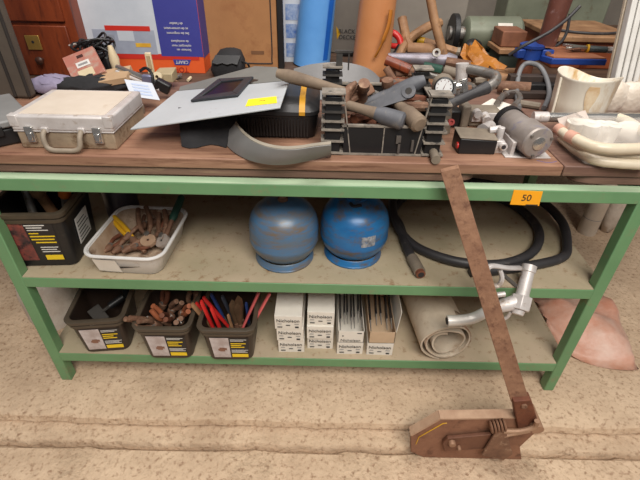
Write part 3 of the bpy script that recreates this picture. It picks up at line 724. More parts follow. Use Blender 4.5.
# logo
ly = 64
lp = [V((xat(x, y), .8825, zat(y))) for x, y in ((173, 58.5), (191, 58.5), (189, 64), (175, 64))]
lg = MB().prism(lp, (0, .001, 0)).build('logo_plate', box_blue, pb_)
text('CRAFT', .017, white, 'logo_text', lg, (xat(182, 61), .8822, zat(61)), U, W)
text('TOP', .028, mat('deep_red_print', (160, 34, 36), (140, 26, 30), .5), 'logo_text', lg, (xat(182, 68.5), .8832, zat(68.5)), U, W)

# cardboard carton
xa, xb = B(206, 60, .99).x, B(278, 60, .99).x
ct = thing('cardboard_carton', 'brown cardboard carton behind the black pouch', 'carton', ((xa+xb)/2, 1.15, ZB))
MB().span((xa, .99, ZB), (xb, 1.3, 1.4)).build('carton_wall', cardboard, ct, .003)
def zc(y): return B(240, y, .989).z
def xc(x, y=50): return B(x, y, .989).x
m = MB()
m.tube(spline([V((xc(214), .9885, zc(62))), V((xc(266), .9885, zc(63))), V((xc(271.5), .9885, zc(58))), V((xc(272), .9885, zc(20))), V((xc(272), .9885, zc(-10)))], 5), .0025, 6)
m.build('printed_line', ink, ct)
m = MB(); m.span((xc(251), .989, zc(54)), (xc(264), .9898, zc(50.5))); m.build('printed_mark', mat('brown_ink', (120, 82, 54), (110, 74, 48), .8), ct)
o = MB().span((B(278.5, 60, .99).x, .985, ZB), (B(284, 60, .99).x, 1.02, 1.4)).build('dark_post', black, None, .002); tag(o, 'thin black upright post between the carton and the picture card', 'post')

# black pouch
p = B(224, 66, .80); pz = ZB
po = thing('tool_pouch', 'black zipped pouch lying between the printed box and the carton', 'pouch', (p.x, .88, ZB))
m = MB(); pc_ = (p.x, .88)
m.rings([rrect(.118, .10, .03, ZB, 5, *pc_), rrect(.134, .115, .035, ZB+.025, 5, *pc_), rrect(.128, .11, .035, ZB+.055, 5, pc_[0]+.004, pc_[1]), rrect(.085, .075, .03, ZB+.092, 5, pc_[0]+.012, pc_[1]+.01), rrect(.03, .03, .012, ZB+.1, 5, pc_[0]+.012, pc_[1]+.012)])
m.build('pouch_body', black_soft, po, 0, 50, noise=.0012)
MB().sheet([[V((p.x-.05+.02*i, .818-.004*(i % 2), ZB+.058-.004*(i % 2))) for i in range(6)], [V((p.x-.04+.02*i, .845, ZB+.082)) for i in range(6)]], .004).build('flap', black, po)
MB().tube(spline([(p.x+.055, .85, ZB+.06), (p.x+.085, .84, ZB+.055), (p.x+.09, .85, ZB+.03), (p.x+.06, .84, ZB+.02)], 5), .004, 8).build('strap', black, po)

# picture card, big tapered plastic pieces
p0 = B(283, 66, 1.1); p1 = B(300, 66, 1.1)
cdt = thing('picture_card', 'pale card with blue pictures beside the blue plastic tube', 'card', ((p0.x+p1.x)/2, 1.12, ZB))
MB().span((p0.x+.004, 1.11, ZB), (p1.x+.03, 1.118, 1.36)).build('card', box_pale, cdt)
for ya, yb in ((24, 38), (43, 57), (4, 20)):
    z0, z1 = B(290, yb, 1.109).z, B(290, ya, 1.109).z
    MB().span((p0.x+.016, 1.1085, z0), (p1.x+.01, 1.1095, z1)).build('picture', mat('blue_picture', (70, 110, 176), (170, 184, 206), .5, scale=45), cdt)
def tapered(name, label, x0, x1, yb, Y, mm, ztop=1.36, lean=0, rtop=.8):
    a = B(x0, yb, Y); b = B(x1, yb, Y); r = (b.x-a.x)/2; c = V(((a.x+b.x)/2, Y+r, ZB))
    t = thing(name, label, 'tube', c)
    h = ztop-ZB; d = V((lean, 0, h)).normalized()
    m = MB(); prof = [(r, 0), (r*(1-(1-rtop)*.5), h*.5), (r*rtop, h), (r*rtop-.006, h), (r-.006, .004)]
    m.lathe(prof, c, d, 36, False, False); m.build('tube_wall', mm, t, 0, 50)
    return t, c, r
t, c_, r_ = tapered('plastic_tube', 'blue tapered plastic tube standing behind the black crate', 292, 330, 66, 1.0, cone_blue, lean=.05, rtop=.8)
MB().hex([(c_.x+r_*.62, c_.y-r_*.82, ZB+.03), (c_.x+r_*.80, c_.y-r_*.66, ZB+.03), (c_.x+r_*.68, c_.y-r_*.74, ZB+.03), (c_.x+r_*.86, c_.y-r_*.58, ZB+.03), (c_.x+r_*.60+.045, c_.y-r_*.74, 1.34), (c_.x+r_*.78+.045, c_.y-r_*.58, 1.34), (c_.x+r_*.66+.045, c_.y-r_*.66, 1.34), (c_.x+r_*.84+.045, c_.y-r_*.5, 1.34)]).build('edge_strip', cone_blue_dk, t, .003)
t, c_, r_ = tapered('plastic_tube', 'orange tapered plastic tube standing behind the black crate', 352, 390, 78, .88, cone_orange, lean=.02, rtop=.84)
MB().tube(spline([B(375, 57, .86), B(380, 48, .85), B(385, 36, .85), B(389, 24, .86), B(391, 10, .87)], 5), [.007]*8+[.012]*13, 10, .6).build('strap', orange_dk, t)
# grey shell behind the crate
ps = [(294, 69), (312, 64.5), (335, 62.5), (355, 64.5), (370, 70), (379, 78)]
up_ = [B(x, y, .62) for x, y in ps]
g = [[q + V((0, -.03*s, 0)) if s == 0 else V((q.x+.0*s, q.y-.10*s, max(ZT-.002, q.z-.085*s-.02*s))) for q in up_] for s in (0, .35, .7, 1.0)]
for r in g:
    for q in r: q.y = max(q.y, .46)
o = MB().sheet([spline(r, 4) for r in g], .006).build('plastic_shell', mat('dark_grey_shell', (128, 126, 126), (104, 102, 102), .45, scale=4), None, 0, 60); tag(o, 'rounded dark grey plastic shell between the crate and the blue and orange tubes', 'shell')

# grey machine case with maker's text
xa, xb = B(318, 60, 1.3).x, B(458, 60, 1.3).x
cs = thing('machine_case', 'grey machine case with dark lettering behind the blue and orange tubes', 'case', ((xa+xb)/2, 1.45, ZB))
MB().span((xa, 1.3, ZB), (xb, 1.6, 1.3)).build('case_body', case_grey, cs, .006)
q = B(349, 34.5, 1.3); text('BLACK &', .026, ink, 'case_lettering', cs, (q.x, 1.298, q.z+.013), (1, 0, 0), (0, 0, 1)); text('DECKER', .026, ink, 'case_lettering', cs, (q.x, 1.298, q.z-.013), (1, 0, 0), (0, 0, 1))
q = B(338, 33, 1.3); MB().prism([(q.x-.01, 1.2985, q.z+.03), (q.x+.012, 1.2985, q.z), (q.x-.004, 1.2985, q.z-.03)], (0, .001, 0)).build('yellow_flash', yellow_tool, cs)
q = B(346, 55, 1.26); t = thing('clamp_knob', 'black T-shaped knob in front of the grey case, between the two plastic tubes', 'knob', (q.x, 1.24, ZB))  # T-shaped clamp knob on a stem
MB().span((q.x-.035, 1.23, q.z), (q.x+.035, 1.255, q.z+.022)).build('bar', black, t, .006); MB().tube([(q.x, 1.242, q.z), (q.x, 1.242, ZB)], .012, 12).build('stem', black, t)

# small things behind the silver case
def lump(name, label, cat, px, Y, size, mm, noise=.004, z=None, rz=0):
    p = A(px[0], px[1], ZT if z is None else z)
    o = MB().ball((p.x, p.y, (ZT if z is None else z)+size[2]), 1, 20, size, Matrix.Rotation(rz, 3, 'Z')).build(name, mm, None, 0, 180, noise=noise); tag(o, label, cat); return o
lump('black_cloth', 'crumpled black cloth lying behind the silver case', 'cloth', (95, 93), .4, (.15, .05, .028), black_soft, .008)
lump('folded_cloth', 'lilac grey folded cloth at the left behind the silver case', 'cloth', (54, 92), .4, (.085, .05, .028), purple, .007)
# blister card leaning
def leaner(name, label, cat, px, Y0, Y1, th, mm):
    (a, b, c2, d2) = px
    q = [B(*a, Y0), B(*b, Y0), B(*c2, Y1), B(*d2, Y1)]; q[2] = q[1]+(q[3]-q[0]); n_ = (q[1]-q[0]).cross(q[3]-q[0]).normalized()
    if n_.y > 0: n_ = -n_
    t = thing(name, label, cat, (q[0]+q[1])/2); 
    o = MB().prism(q, -n_*th).build('card_sheet', mm, t, .001); return t, q, n_
t, q, n_ = leaner('blister_pack', 'red and grey blister card with white label leaning behind the silver case', 'blister card', ((74, 83), (105, 71), (95, 52), (62, 58)), .56, .66, .012, blister)
def sub(q, n_, u0, v0, u1, v1, lift, th=.0006):
    f = lambda u, v: (q[0].lerp(q[1], u)).lerp(q[3].lerp(q[2], u), v) + n_*lift
    return MB().prism([f(u0, v0), f(u1, v0), f(u1, v1), f(u0, v1)], -n_*th)
lb = sub(q, n_, .3, .42, .72, .62, .001).build('white_label', white, t)
sub(q, n_, .36, .48, .66, .55, .0016).build('print_line', grey_ink, lb)
sub(q, n_, .25, .03, .72, .32, .001).build('paper_insert', cream, t)
sub(q, n_, .42, .76, .62, .86, .001).build('hang_hole', mat('dark_hole', (70, 40, 36), (60, 34, 30), .7), t)
# cable bundle
p = B(95, 47, .72)
cb_ = thing('cable_bundle', 'coiled black cable bundle with plug above the blister card', 'cable', (p.x, .74, ZB))
m = MB()
for k in range(9):
    c = V((p.x+random.uniform(-.035, .03), .74+random.uniform(-.02, .02), p.z+random.uniform(-.025, .015))); rr = random.uniform(.022, .04); q_ = Quaternion((random.uniform(-1, 1), random.uniform(-1, 1), .3), random.uniform(.3, 1.4))
    m.tube([c+q_ @ V((rr*1.4*math.cos(a), rr*math.sin(a), .004*math.sin(3*a))) for a in [6.283*i/18 for i in range(19)]], .0045, 7)
m.build('cable', black, cb_)
MB().box((p.x-.005, .75, (p.z+ZB)/2-.02), (.09, .05, p.z-ZB-.02)).build('plug_body', black, cb_, .012)
MB().tube([B(76, 44, .72), B(69, 45.5, .72)], [.004, .003], 8).build('plug_pin', alu, cb_)
q = B(113, 59, .66); t = thing('cream_plug', 'cream plastic plug hanging right of the black cable bundle', 'plug', (q.x, .66, ZB)); MB().tube([q+V((0, 0, .045)), q+V((.004, 0, .0)), q+V((.004, 0, -.04))], [.008, .018, .014], 10).build('plug_body', cream, t); MB().tube([q+V((.004, 0, -.04)), (q.x, .66, ZB)], .004, 8).build('cord', cream, t)
# cardboard offcut and label sheet
t, q, n_ = leaner('cardboard_offcut', 'flat brown cardboard box piece behind the silver case, right of the blister card', 'cardboard', ((98, 82), (126, 77), (122, 66), (104, 70)), .50, .60, .02, mat('dusty_offcut', (190, 160, 126), (172, 142, 110), .8, scale=8))
t, q, n_ = leaner('label_sheet', 'blue and white printed label sheet between the silver case and the grey shield', 'label', ((131, 96), (160, 100), (157, 87), (124, 79)), .36, .44, .002, box_pale)
for k in range(4): sub(q, n_, .2, .16+.18*k, .8, .26+.18*k, .001).build('print_line', mat('pale_blue_print', (178, 190, 214), (168, 180, 206), .6), t)
# ratchet clamp
a, b = B(117, 67, .58), B(160, 84, .50)
rc = thing('bar_clamp', 'silver bar clamp with dark jaw lying left of the grey shield', 'clamp', b)
d = (b-a).normalized(); 
MB().tube([a, b], .009, 8).build('bar', chrome, rc)
MB().tube([a+V((0, -.012, -.012)), b+V((0, -.012, -.016))], .006, 8).build('rod', alu, rc)
MB().tube(spline([B(140, 71, .52), B(146, 68, .52), B(152, 74, .50), B(153, 84, .49)], 5), .005, 8).build('trigger_loop', black, rc)
MB().box(B(163, 86, .50), (.05, .03, .035), Matrix.Rotation(.5, 3, 'Y')).build('jaw', black, rc, .005)
MB().box(B(148, 80, .51), (.035, .02, .035)).build('clamp_head', mat('lilac_metal', (150, 150, 176), (120, 122, 150), .35, .5), rc, .004)
t = thing('clip_clamp', 'cream plastic clip standing upright before the printed box', 'clip', B(147, 75, .62))
m = MB(); qs = [B(x, y, .62) for x, y in ((144, 53), (150, 53), (154, 73), (148, 74))]; m.prism(qs, (0, .012, 0)); m.build('arm', cream, t, .002)
m = MB(); qs = [B(x, y, .614) for x, y in ((146, 56), (149, 56), (152, 69), (149, 69))]; m.prism(qs, (0, .007, 0)); m.build('slot', mat('tan_slot', (184, 160, 124), (170, 146, 110), .6), t)
q = B(158, 77, .6); MB().lathe([(.006, 0), (.017, 0), (.017, .012), (.006, .012)], q, (0, -1, .3), 16, False, False).build('ring', cream, t)
q = B(165, 74, .62); o = MB().hex([q+V(v_) for v_ in ((-.04, -.01, -.02), (.03, -.02, -.025), (-.03, .04, -.02), (.035, .03, -.02), (-.04, -.01, .002), (.03, -.02, .006), (-.03, .04, .012), (.035, .03, .018))]).build('plastic_bracket', mat('khaki_plastic', (176, 160, 128), (150, 136, 106), .6), None, .003); tag(o, 'small khaki plastic bracket before the orange end of the printed box', 'bracket')
for i in range(9):
    x = random.uniform(160, 205); y = random.uniform(76, 84); p = A(x, y, ZB); a = random.uniform(0, 3)
    d = V((math.cos(a), math.sin(a)*.5, .05))*random.uniform(.02, .04)
    o = MB().tube([p-d+V((0, 0, .01)), p+d+V((0, 0, .01))], .006, 7).build('loose_bolt', (rust, cream, steel)[i % 3]); tag(o, 'small loose bolt lying before the orange printed box', 'bolt', 'loose bolts before the printed box')
q = A(139, 113, ZT); o = MB().lathe([(.018, 0), (.02, .02), (.012, .045), (0, .048)], (q.x, q.y, ZT), (0, 0, 1), 16).build('metal_plug', taupe); tag(o, 'small dull metal cap behind the silver case, beside the label sheet', 'cap')
# ------------------------------------------------------------------ background right: tool heap and iron stand
def stick(name, label, cat, pts, r, mm, n=9, group=None, k=5, flat=1.):
    pts = [V(p) for p in pts]; ps = spline(pts, k) if len(pts) > 2 else pts
    o = MB().tube(ps, r, n, flat).build(name, mm); return tag(o, label, cat, group)
# red handled pincers
q = B(392, 40, 1.05); t = thing('pincers', 'red handled pincers lying high on the heap beside the orange tube', 'pincers', (q.x, 1.05, ZB))
MB().tube(spline([B(386, 36, 1.05), B(393, 33, 1.04), B(399, 38, 1.03), B(401, 45, 1.02)], 5), .014, 10).build('handle', red, t)
MB().tube(spline([B(386, 44, 1.05), B(393, 46, 1.03), B(400, 46, 1.02)], 5), .012, 10).build('handle', red, t)
MB().tube(spline([B(400, 46, 1.02), B(396, 54, 1.0), B(390, 58, .98)], 4), .015, 10).build('jaw', black, t)
# long wooden pick: bar with wooden shaft
a, b, c = B(388, 57, .92), B(416, 59, .90), B(449, 60, .88)
pk = thing('mattock', 'blue grey mattock head on a pale wooden shaft rising to the top edge', 'mattock', (b.x, b.y, ZB))
MB().tube([a, b.lerp(a, .4), b, c, c+(c-b).normalized()*.03], [.017, .02, .024, .028, .018], 10).build('head', mat('blue_grey_iron', (152, 148, 160), (124, 116, 122), .45, .4, scale=16, dirt=(150, 104, 76), dirt_amt=.36), pk)
MB().tube([B(444, 56, .885), B(438, 34, .9), B(434, 18, .92), B(430, -4, .94)], .018, 10).build('shaft', wood_old, pk)
q = B(436, 53, .85); MB().lathe([(.008, 0), (.016, 0), (.016, .01), (.008, .01)], q, (0, -1, .4), 16, False, False).build('ring', steel, pk)
stick('wooden_handle', 'curved wooden handle leaning up to the left in front of the grey case', 'handle', [B(397, 62, .96), B(402, 50, 1.0), B(411, 38, 1.05), B(428, 27, 1.1), B(440, 23, 1.14)], .02, wood_old)  # loose wooden tool handle, as is the straight one crossing it
stick('wooden_handle', 'straight wooden handle crossing the curved one in front of the grey case', 'handle', [B(414, 56, .98), B(408, 44, 1.02), B(405, 33, 1.06), B(402, 18, 1.1)], .02, wood_old)
a, b = B(413, 39, 1.1), B(428, 42, 1.08); t = thing('screwdriver', 'yellow handled screwdriver with black end on the heap', 'screwdriver', b)
MB().tube([a, a.lerp(b, .3)], .014, 10).build('cap', black, t); MB().tube([a.lerp(b, .3), b], [.017, .014], 10).build('handle', yellow_tool, t); MB().tube([b, b+(b-a)*.7], .006, 8).build('shaft', steel, t)
for i, (p0, p1, r, mm, lab) in enumerate([
    ((408, 48), (444, 50), .022, wood_old, 'brown wooden bar lying level on the heap below the yellow screwdriver'),
    ((424, 42), (456, 52), .018, wood_old, 'pale wooden shaft sloping down to the amber plastic'),
    ((430, 50), (460, 52), .018, taupe, 'taupe iron bar sloping right below the green machine'),
    ((392, 62), (404, 80), .016, wood_old, 'wooden stick standing left of the crate back, sloping down right'),
    ((386, 68), (396, 84), .014, rust, 'rusty rod behind the crate beside the orange tube'),
    ((446, 62), (470, 66), .02, rust, 'rusty bar right of the mattock head'),
    ((444, 70), (466, 76), .018, taupe, 'taupe pipe above the gauge'),
    ((420, 72), (446, 79), .008, steel, 'thin steel rod arching above the gauge'),
    ((386, 60), (410, 70), .02, wood_red, 'red brown wooden bar behind the crate grip'),
    ((424, 66), (442, 70), .016, green_tool, 'dark green handle below the mattock head'),
    ((450, 52), (466, 58), .018, rust_red, 'short red rusty bar left of the amber plastic'),
    ((492, 72), (520, 72), .016, wood_old, 'wooden batten under the dark green block'),
    ((488, 78), (522, 80), .02, wood_old, 'wooden batten behind the crank arm'),
    ((498, 86), (530, 88), .02, rust, 'rusty bar at the back of the worktop behind the crank')]):
    Y = (.95, 1.0, 1.0, .8, .74, .86, .7, .6, .78, .7, 1.0, .95, .74, .64)[i]
    a, b = B(*p0, Y), B(*p1, Y-.03); zz = ZB if Y > .72 else ZT
    a.z = max(a.z, zz+r); b.z = max(b.z, zz+r)
    stick('old_bar', lab, 'bar', [a, b], r, mm)
# small filler irons under the heap
for i in range(34):
    x = random.uniform(390, 520); y = random.uniform(48, 90)
    zt = ZB+random.uniform(.012, .05); p = A(x, y, zt)
    if p.y < .74: zt = ZT+.012; p = A(x, y, zt)
    if p.y < .52 : continue
    a = random.uniform(0, 3.14); d = V((math.cos(a), math.sin(a)*.6, random.uniform(-.12, .12)))*random.uniform(.04, .1)
    o = MB().tube([p-d, p, p+d], [.012, .018, .012], 7).build('scrap_iron', (rust, rust_red, wood_old, taupe, steel)[i % 5], None, 0, 30)
    tag(o, 'loose old iron or wooden piece low in the tool heap behind the crate', 'scrap', 'loose pieces in the tool heap')
# green machine with pale label
q = B(497, 34, 1.15); mc = thing('bench_grinder', 'grey green electric machine drum with white plate at the top right of the heap', 'machine', (q.x, 1.2, ZB))
zc_ = q.z-.012
MB().lathe([(.06, -.13), (.072, -.12), (.075, .11), (.06, .125), (.0, .13)], (q.x, 1.22, zc_), (1, 0, 0), 30).build('drum', mach_green, mc, 0, 40)
MB().lathe([(.03, -.2), (.03, -.13)], (q.x, 1.22, zc_), (1, 0, 0), 16).build('shaft', steel, mc)
MB().lathe([(.082, -.19), (.082, -.165)], (q.x, 1.22, zc_), (1, 0, 0), 26).build('end_disc', black, mc, .003)
m = MB(); g = [[V((q.x+x, 1.22-.0765*math.cos(a), zc_+.0765*math.sin(a))) for a in [R(s) for s in (5, 18, 31, 45)]] for x in (-.0, .03, .065)]
m.sheet(g, .0012).build('name_plate', paper, mc)
MB().span((q.x-.1, 1.15, ZB), (q.x+.1, 1.3, zc_-.07)).build('pedestal', mach_green, mc, .01)
# amber crumpled plastic
g = []
L_ = [(462, 46), (463, 54), (466, 60), (471, 65), (476, 69)]; R_ = [(478, 43), (483, 49), (490, 56), (498, 62), (506, 69)]
for i, (a, b) in enumerate(zip(L_, R_)):
    pa, pb = B(*a, .96-.045*i), B(*b, .96-.045*i); g.append([pa.lerp(pb, j/7)+V((random.uniform(-.01, .01), random.uniform(-.02, .02), random.uniform(-.012, .012))) for j in range(8)])
o = MB().sheet(g, .003).build('amber_film', amber, None, 0, 20); tag(o, 'crumpled amber plastic film below the grey green machine', 'film')
q = B(473, 41, 1.08); o = MB().lathe([(.03, 0), (.034, .02), (.034, .05), (.02, .06), (0, .062)], (q.x, 1.08, q.z-.05), (0, -.5, .8), 18).build('round_cap', black); tag(o, 'black round cap on top of the amber film', 'cap')  # a round black cap, tilted forward
MB_ = MB().span((q.x-.02, 1.07, ZB), (q.x+.02, 1.1, q.z-.03)); o = MB_.build('iron_post', rust); tag(o, 'rusty post under the black round cap', 'post')
# wooden and green blocks
a, b = B(497, 60, 1.0), B(523, 60, 1.0)
o = MB().span((a.x, .98, ZB), (b.x, 1.12, B(500, 53, 1.0).z)).build('iron_block', dk_green, None, .004); tag(o, 'dark green block right of the amber film', 'block')
z0 = B(500, 53, 1.0).z
o = MB().span((a.x-.012, .965, z0+.002), (b.x+.01, 1.13, z0+.022)).build('wooden_slab', wood_old, None, .003); tag(o, 'flat brown wooden slab lying on the dark green block', 'slab')
o = MB().span((a.x, 1.0, z0+.024), (b.x-.01, 1.13, z0+.085)).build('wooden_block', mat('red_brown_block', (146, 96, 70), (112, 70, 50), .7, scale=14), None, .004); tag(o, 'red brown wooden block standing on the flat slab right of the drum', 'block')
# press column with blue collar and blue shelf with wrench
pr = thing('press_stand', 'iron press stand with brown column, blue collar and blue edged shelf', 'press stand', B(532, 84, .78))
c0 = B(529, 69, .78); c1 = B(535, 53, .78); x = c1.x; Yc = .82
zl = B(529, 70, Yc).z; zb_ = B(533, 60, Yc-.03).z; zt_ = B(536, 46, Yc-.03).z
MB().lathe([(.09, ZB), (.09, ZB+.015), (.04, ZB+.02)], (x-.01, Yc, 0), (0, 0, 1), 26).build('base', rust_red, pr)
MB().lathe([(.032, ZB+.01), (.032, zb_)], (x-.008, Yc, 0), (0, 0, 1), 18).build('lower_column', rust_red, pr)
co_ = MB().lathe([(.030, zb_-.004), (.040, zb_), (.040, zt_-.012), (.046, zt_-.010), (.046, zt_), (.036, zt_+.004)], (x, Yc, 0), (0, 0, 1), 22).build('collar', blue_iron, pr, 0, 30)
MB().span((x-.062, Yc-.03, zb_+.004), (x-.03, Yc+.01, zt_-.014)).build('clamp_lug', blue_iron, co_, .004)
MB().span((x+.03, Yc-.035, zb_+.006), (x+.075, Yc+.01, zt_-.012)).build('clamp_lug', blue_iron, co_, .004)
MB().tube([(x+.05, Yc-.05, (zb_+zt_)/2), (x+.05, Yc-.03, (zb_+zt_)/2)], .009, 8).build('bolt', rust, co_)
MB().lathe([(.034, zt_), (.036, zt_+.06), (.04, zt_+.2), (.04, zt_+.5)], (x, Yc, -.0), (.05, 0, 1), 20).build('column', mat('brown_column', (124, 78, 66), (98, 60, 52), .4, .2, scale=8, dirt=(176, 150, 150), dirt_amt=.36), pr)
zs = B(580, 61, .74).z; sx0 = B(551, 62, .74).x; sx1 = B(606, 62, .74).x
MB().prism([(x+.03, .78, zs-.014), (sx0, .735, zs-.014), (sx1, .735, zs-.014), (sx1-.01, .80, zs-.014), (sx0+.11, .95, zs-.014), (x+.02, .95, zs-.014)], (0, 0, .022)).build('shelf', blue_iron, pr, .003)
MB().prism([(x+.04, .79, zs+.0085), (sx0+.005, .739, zs+.0085), (sx1-.004, .739, zs+.0085), (sx1-.014, .796, zs+.0085), (sx0+.106, .945, zs+.0085), (x+.03, .945, zs+.0085)], (0, 0, .004)).build('shelf_top', mat('brown_shelf_top', (178, 116, 82), (146, 88, 60), .7, scale=8, dirt=(110, 66, 46), dirt_amt=.36), pr)
# adjustable wrench
zw = zs+.0125
a, b = A(571, 48, zw+.012), A(611, 50, zw+.012); b = V((b.x, min(b.y, a.y-.02), zw+.012)); a.y = max(a.y, .80)
w = thing('adjustable_wrench', 'adjustable wrench with dark grip lying on the blue edged shelf', 'wrench', (a+b)/2)
d = (b-a).normalized(); n_ = d.cross(V((0, 0, 1)))
MB().tube([a+d*.062, a+d*.067, b-d*.02, b-d*.015], [.012, .018, .017, .012], 10, .7).build('grip', mat('dark_green_grip', (74, 82, 80), (60, 66, 66), .6), w)
MB().tube([b-d*.016, b+d*.004], [.012, .012], 8).build('grip_end', alu, w)
MB().tube([a+d*.056, a+d*.063], .0165, 10).build('yellow_ring', yellow_tool, w)
m = MB(); m.prism([a-d*.03+n_*.03, a-d*.01+n_*.034, a+d*.03+n_*.016, a+d*.06+n_*.012, a+d*.06-n_*.012, a+d*.03-n_*.018, a+d*.0-n_*.036, a-d*.025-n_*.03, a+d*.004-n_*.012, a+d*.006+n_*.006], (0, 0, .009)); m.build('head', chrome, w, .001)
MB().tube([a+d*.018-n_*.008, a+d*.04-n_*.008], .009, 10).build('screw', steel, w)
# cables and grey hose
stick('black_cable', 'black cable rising past the brown column to the top edge', 'cable', [B(509, 55, .74), B(525, 45, .72), B(548, 33, .72), B(566, 20, .74), B(580, 6, .76)], .006, rubber)
stick('black_cable', 'second black cable curving behind the brown column', 'cable', [B(534, 52, .9), B(556, 46, .92), B(566, 34, .94), B(570, 14, .96)], .006, rubber)
p0 = A(517, 104, ZT+.01)
stick('grey_hose', 'grey hose looped in front of the press column, ends on the worktop', 'hose', [A(519, 108, ZT+.009), B(517, 95, .58), B(518, 78, .66), B(522, 67, .70), B(529, 63, .70), B(540, 67, .70), B(547, 80, .64), B(549, 95, .56), A(544, 108, ZT+.009)], .0085, mat('grey_hose_rubber', (122, 122, 124), (98, 98, 100), .5), 10)
# dark planks below the press
for k, (xa, xb, ya, yb, zz, lab) in enumerate((
    (505, 552, .72, .80, .045, 'dark wooden plank in front of the press base'),)):
    pass
for k, (yy, h, lab) in enumerate(((.595, .022, 'dark flat bar on the worktop behind the grey hose, nearest of three'), (.635, .04, 'dark flat bar on the worktop behind the grey hose, middle of three'), (.675, .058, 'dark flat bar on the worktop below the press, farthest of three'))):
    xa = B(519, 90, yy).x; xb = B(556, 90, yy).x
    o = MB().span((xa-.05, yy-.018, ZT-.001), (xb+.03, yy+.018, ZT+h)).build('flat_bar', mat('dark_bar', (66, 50, 42), (46, 36, 32), .7, scale=12) if k != 1 else black, None, .003); tag(o, lab, 'bar', 'flat bars below the press')
# wooden chest behind the press
a = B(556, 48, 1.1); b = B(634, 48, 1.1); zz = B(590, 42, 1.1).z
ch = thing('wooden_chest', 'low red brown wooden chest behind the blue edged shelf', 'chest', ((a.x+b.x)/2, 1.25, ZB))
MB().span((a.x, 1.1, ZB), (b.x, 1.5, zz)).build('chest_body', mat('orange_brown_wood', (158, 84, 48), (128, 62, 34), .5, scale=5, stretch=(1, 4, 4), dirt=(90, 48, 30), dirt_amt=.36), ch, .004)
MB().span((a.x-.02, 1.08, zz+.001), (b.x+.02, 1.52, zz+.024)).build('lid', wood_old, ch, .004)
MB().span((a.x+.13, 1.094, ZB), (a.x+.16, 1.1, zz)).build('slat', wood_red, ch)
stick('black_cable', 'thin black cable lying curved on the chest lid', 'cable', [V((a.x+.02, 1.2, zz+.03)), V((a.x+.1, 1.14, zz+.03)), V((a.x+.22, 1.13, zz+.03)), V((a.x+.34, 1.2, zz+.03))], .006, rubber)
o = MB().span((a.x-.02, 1.75, ZB), (b.x+.2, 1.95, 1.16)).build('green_crate', mach_green, None, .01); tag(o, 'long grey green box behind the wooden chest at the top right', 'box')

# ------------------------------------------------------------------ shelf things
ZM, ZL = .490, .149
# big tub with printed label on the middle shelf
def tub(name, label, cat, loc, w, d, h, taper, body_m, rim_m, rz=0, wall=.004, r=.022, rim_h=.014):
    t = thing(name, label, cat, loc, local=True, rz=rz)
    def ring(z, off): k = z/h; return rrect(w-2*taper*(1-k)+2*off, d-2*taper*(1-k)+2*off, r+off*.5, z)
    m = MB(); m.rings([ring(.001, -.006), ring(.006, 0), ring(h*.5, 0), ring(h, 0), ring(h, -wall), ring(h*.5, -wall), ring(.008, -wall)])
    body = m.build('tub_wall', body_m, t, 0, 40)
    m = MB(); m.rings([ring(h-rim_h*2.2, .0), ring(h-rim_h*2.2, .005), ring(h-rim_h*1.4, .006), ring(h-rim_h*1.3, .003), ring(h-rim_h*.9, .003), ring(h-rim_h*.85, .009), ring(h+.001, .010), ring(h+.003, .005), ring(h+.002, -wall-.001), ring(h-.004, -wall-.001)], False, False)
    m.build('rim', rim_m, t, 0, 40)
    t['h'] = h
    del t['h']
    def face(u, z, lift=.0012):       # point on the front wall
        k = z/h; return V((u*(w/2-taper*(1-k)), -(d/2-taper*(1-k))-lift, z))
    return t, body, face
def label_on(body, face, u0, u1, z0, z1, big=False, side=.48):
    def q(a, b, c, e, lift, mm, nm, par):
        U = lambda s: u0+(u1-u0)*s; Z = lambda s: z0+(z1-z0)*s
        return MB().prism([face(U(a), Z(b), lift), face(U(c), Z(b), lift), face(U(c), Z(e), lift), face(U(a), Z(e), lift)], (0, .0007, 0)).build(nm, mm, par)
    lb = q(0, 0, 1, 1, .0012, mat('dark_label', (40, 36, 36), (32, 29, 29), .5), 'label', body)
    ph = q(0, 0.02, side, 1, .0018, photo_red if big else photo_print, 'label_picture', lb)
    def bars(rows, mm, nm):
        m = MB()
        for (a, c, b, e) in rows:
            U = lambda s: u0+(u1-u0)*s; Z = lambda s: z0+(z1-z0)*s
            m.prism([face(U(a), Z(b), .0022), face(U(c), Z(b), .0022), face(U(c), Z(e), .0022), face(U(a), Z(e), .0022)], (0, .0005, 0))
        m.build(nm, mm, lb)
    s = side+.04
    bars([(s, .94, .91, .93), (s, .86, .85, .87), (s, .98, .39, .41), (s, .9, .335, .355), (s, .96, .28, .30)] if not big else [(s-.02, .86, .935, .96), (s, .8, .875, .9), (s, .9, .815, .835), (s+.1, .96, .365, .385), (s+.1, .92, .305, .325), (s+.1, .97, .245, .265)], white, 'label_print')
    bars([(s, .92, .71, .75), (s, .80, .62, .66), (s, .88, .53, .57)] if not big else [(s, .7, .73, .755), (s, .98, .65, .68), (s, .95, .57, .60), (s+.06, .97, .49, .52)], yellow, 'label_heading')
    bars([(s if not big else s+.12, .98, .04, .2) if not big else (s+.12, .99, .03, .16)], yellow, 'label_stripe')
    if not big:
        bars([(.16, .2, .36, .46), (.2, .34, .33, .52), (.34, .4, .40, .50)], photo_brown, 'picture_brick')
tb1, body, face = tub('storage_tub', 'large black tub with red photo label at the left end of the middle shelf', 'tub', (-.852, .146, ZM), .215, .215, .200, .014, black, mat('dusty_olive_rim', (84, 72, 56), (62, 54, 44), .55, scale=9), rz=R(4))
label_on(body, face, -.80, .70, .026, .168, True, .48)
m = MB(); m.prism([(.1005, -.045, .05), (.1005, .04, .05), (.1065, .04, .14), (.1065, -.045, .14)], (.001, 0, 0)); sl = m.build('side_label', white, body)
m = MB()
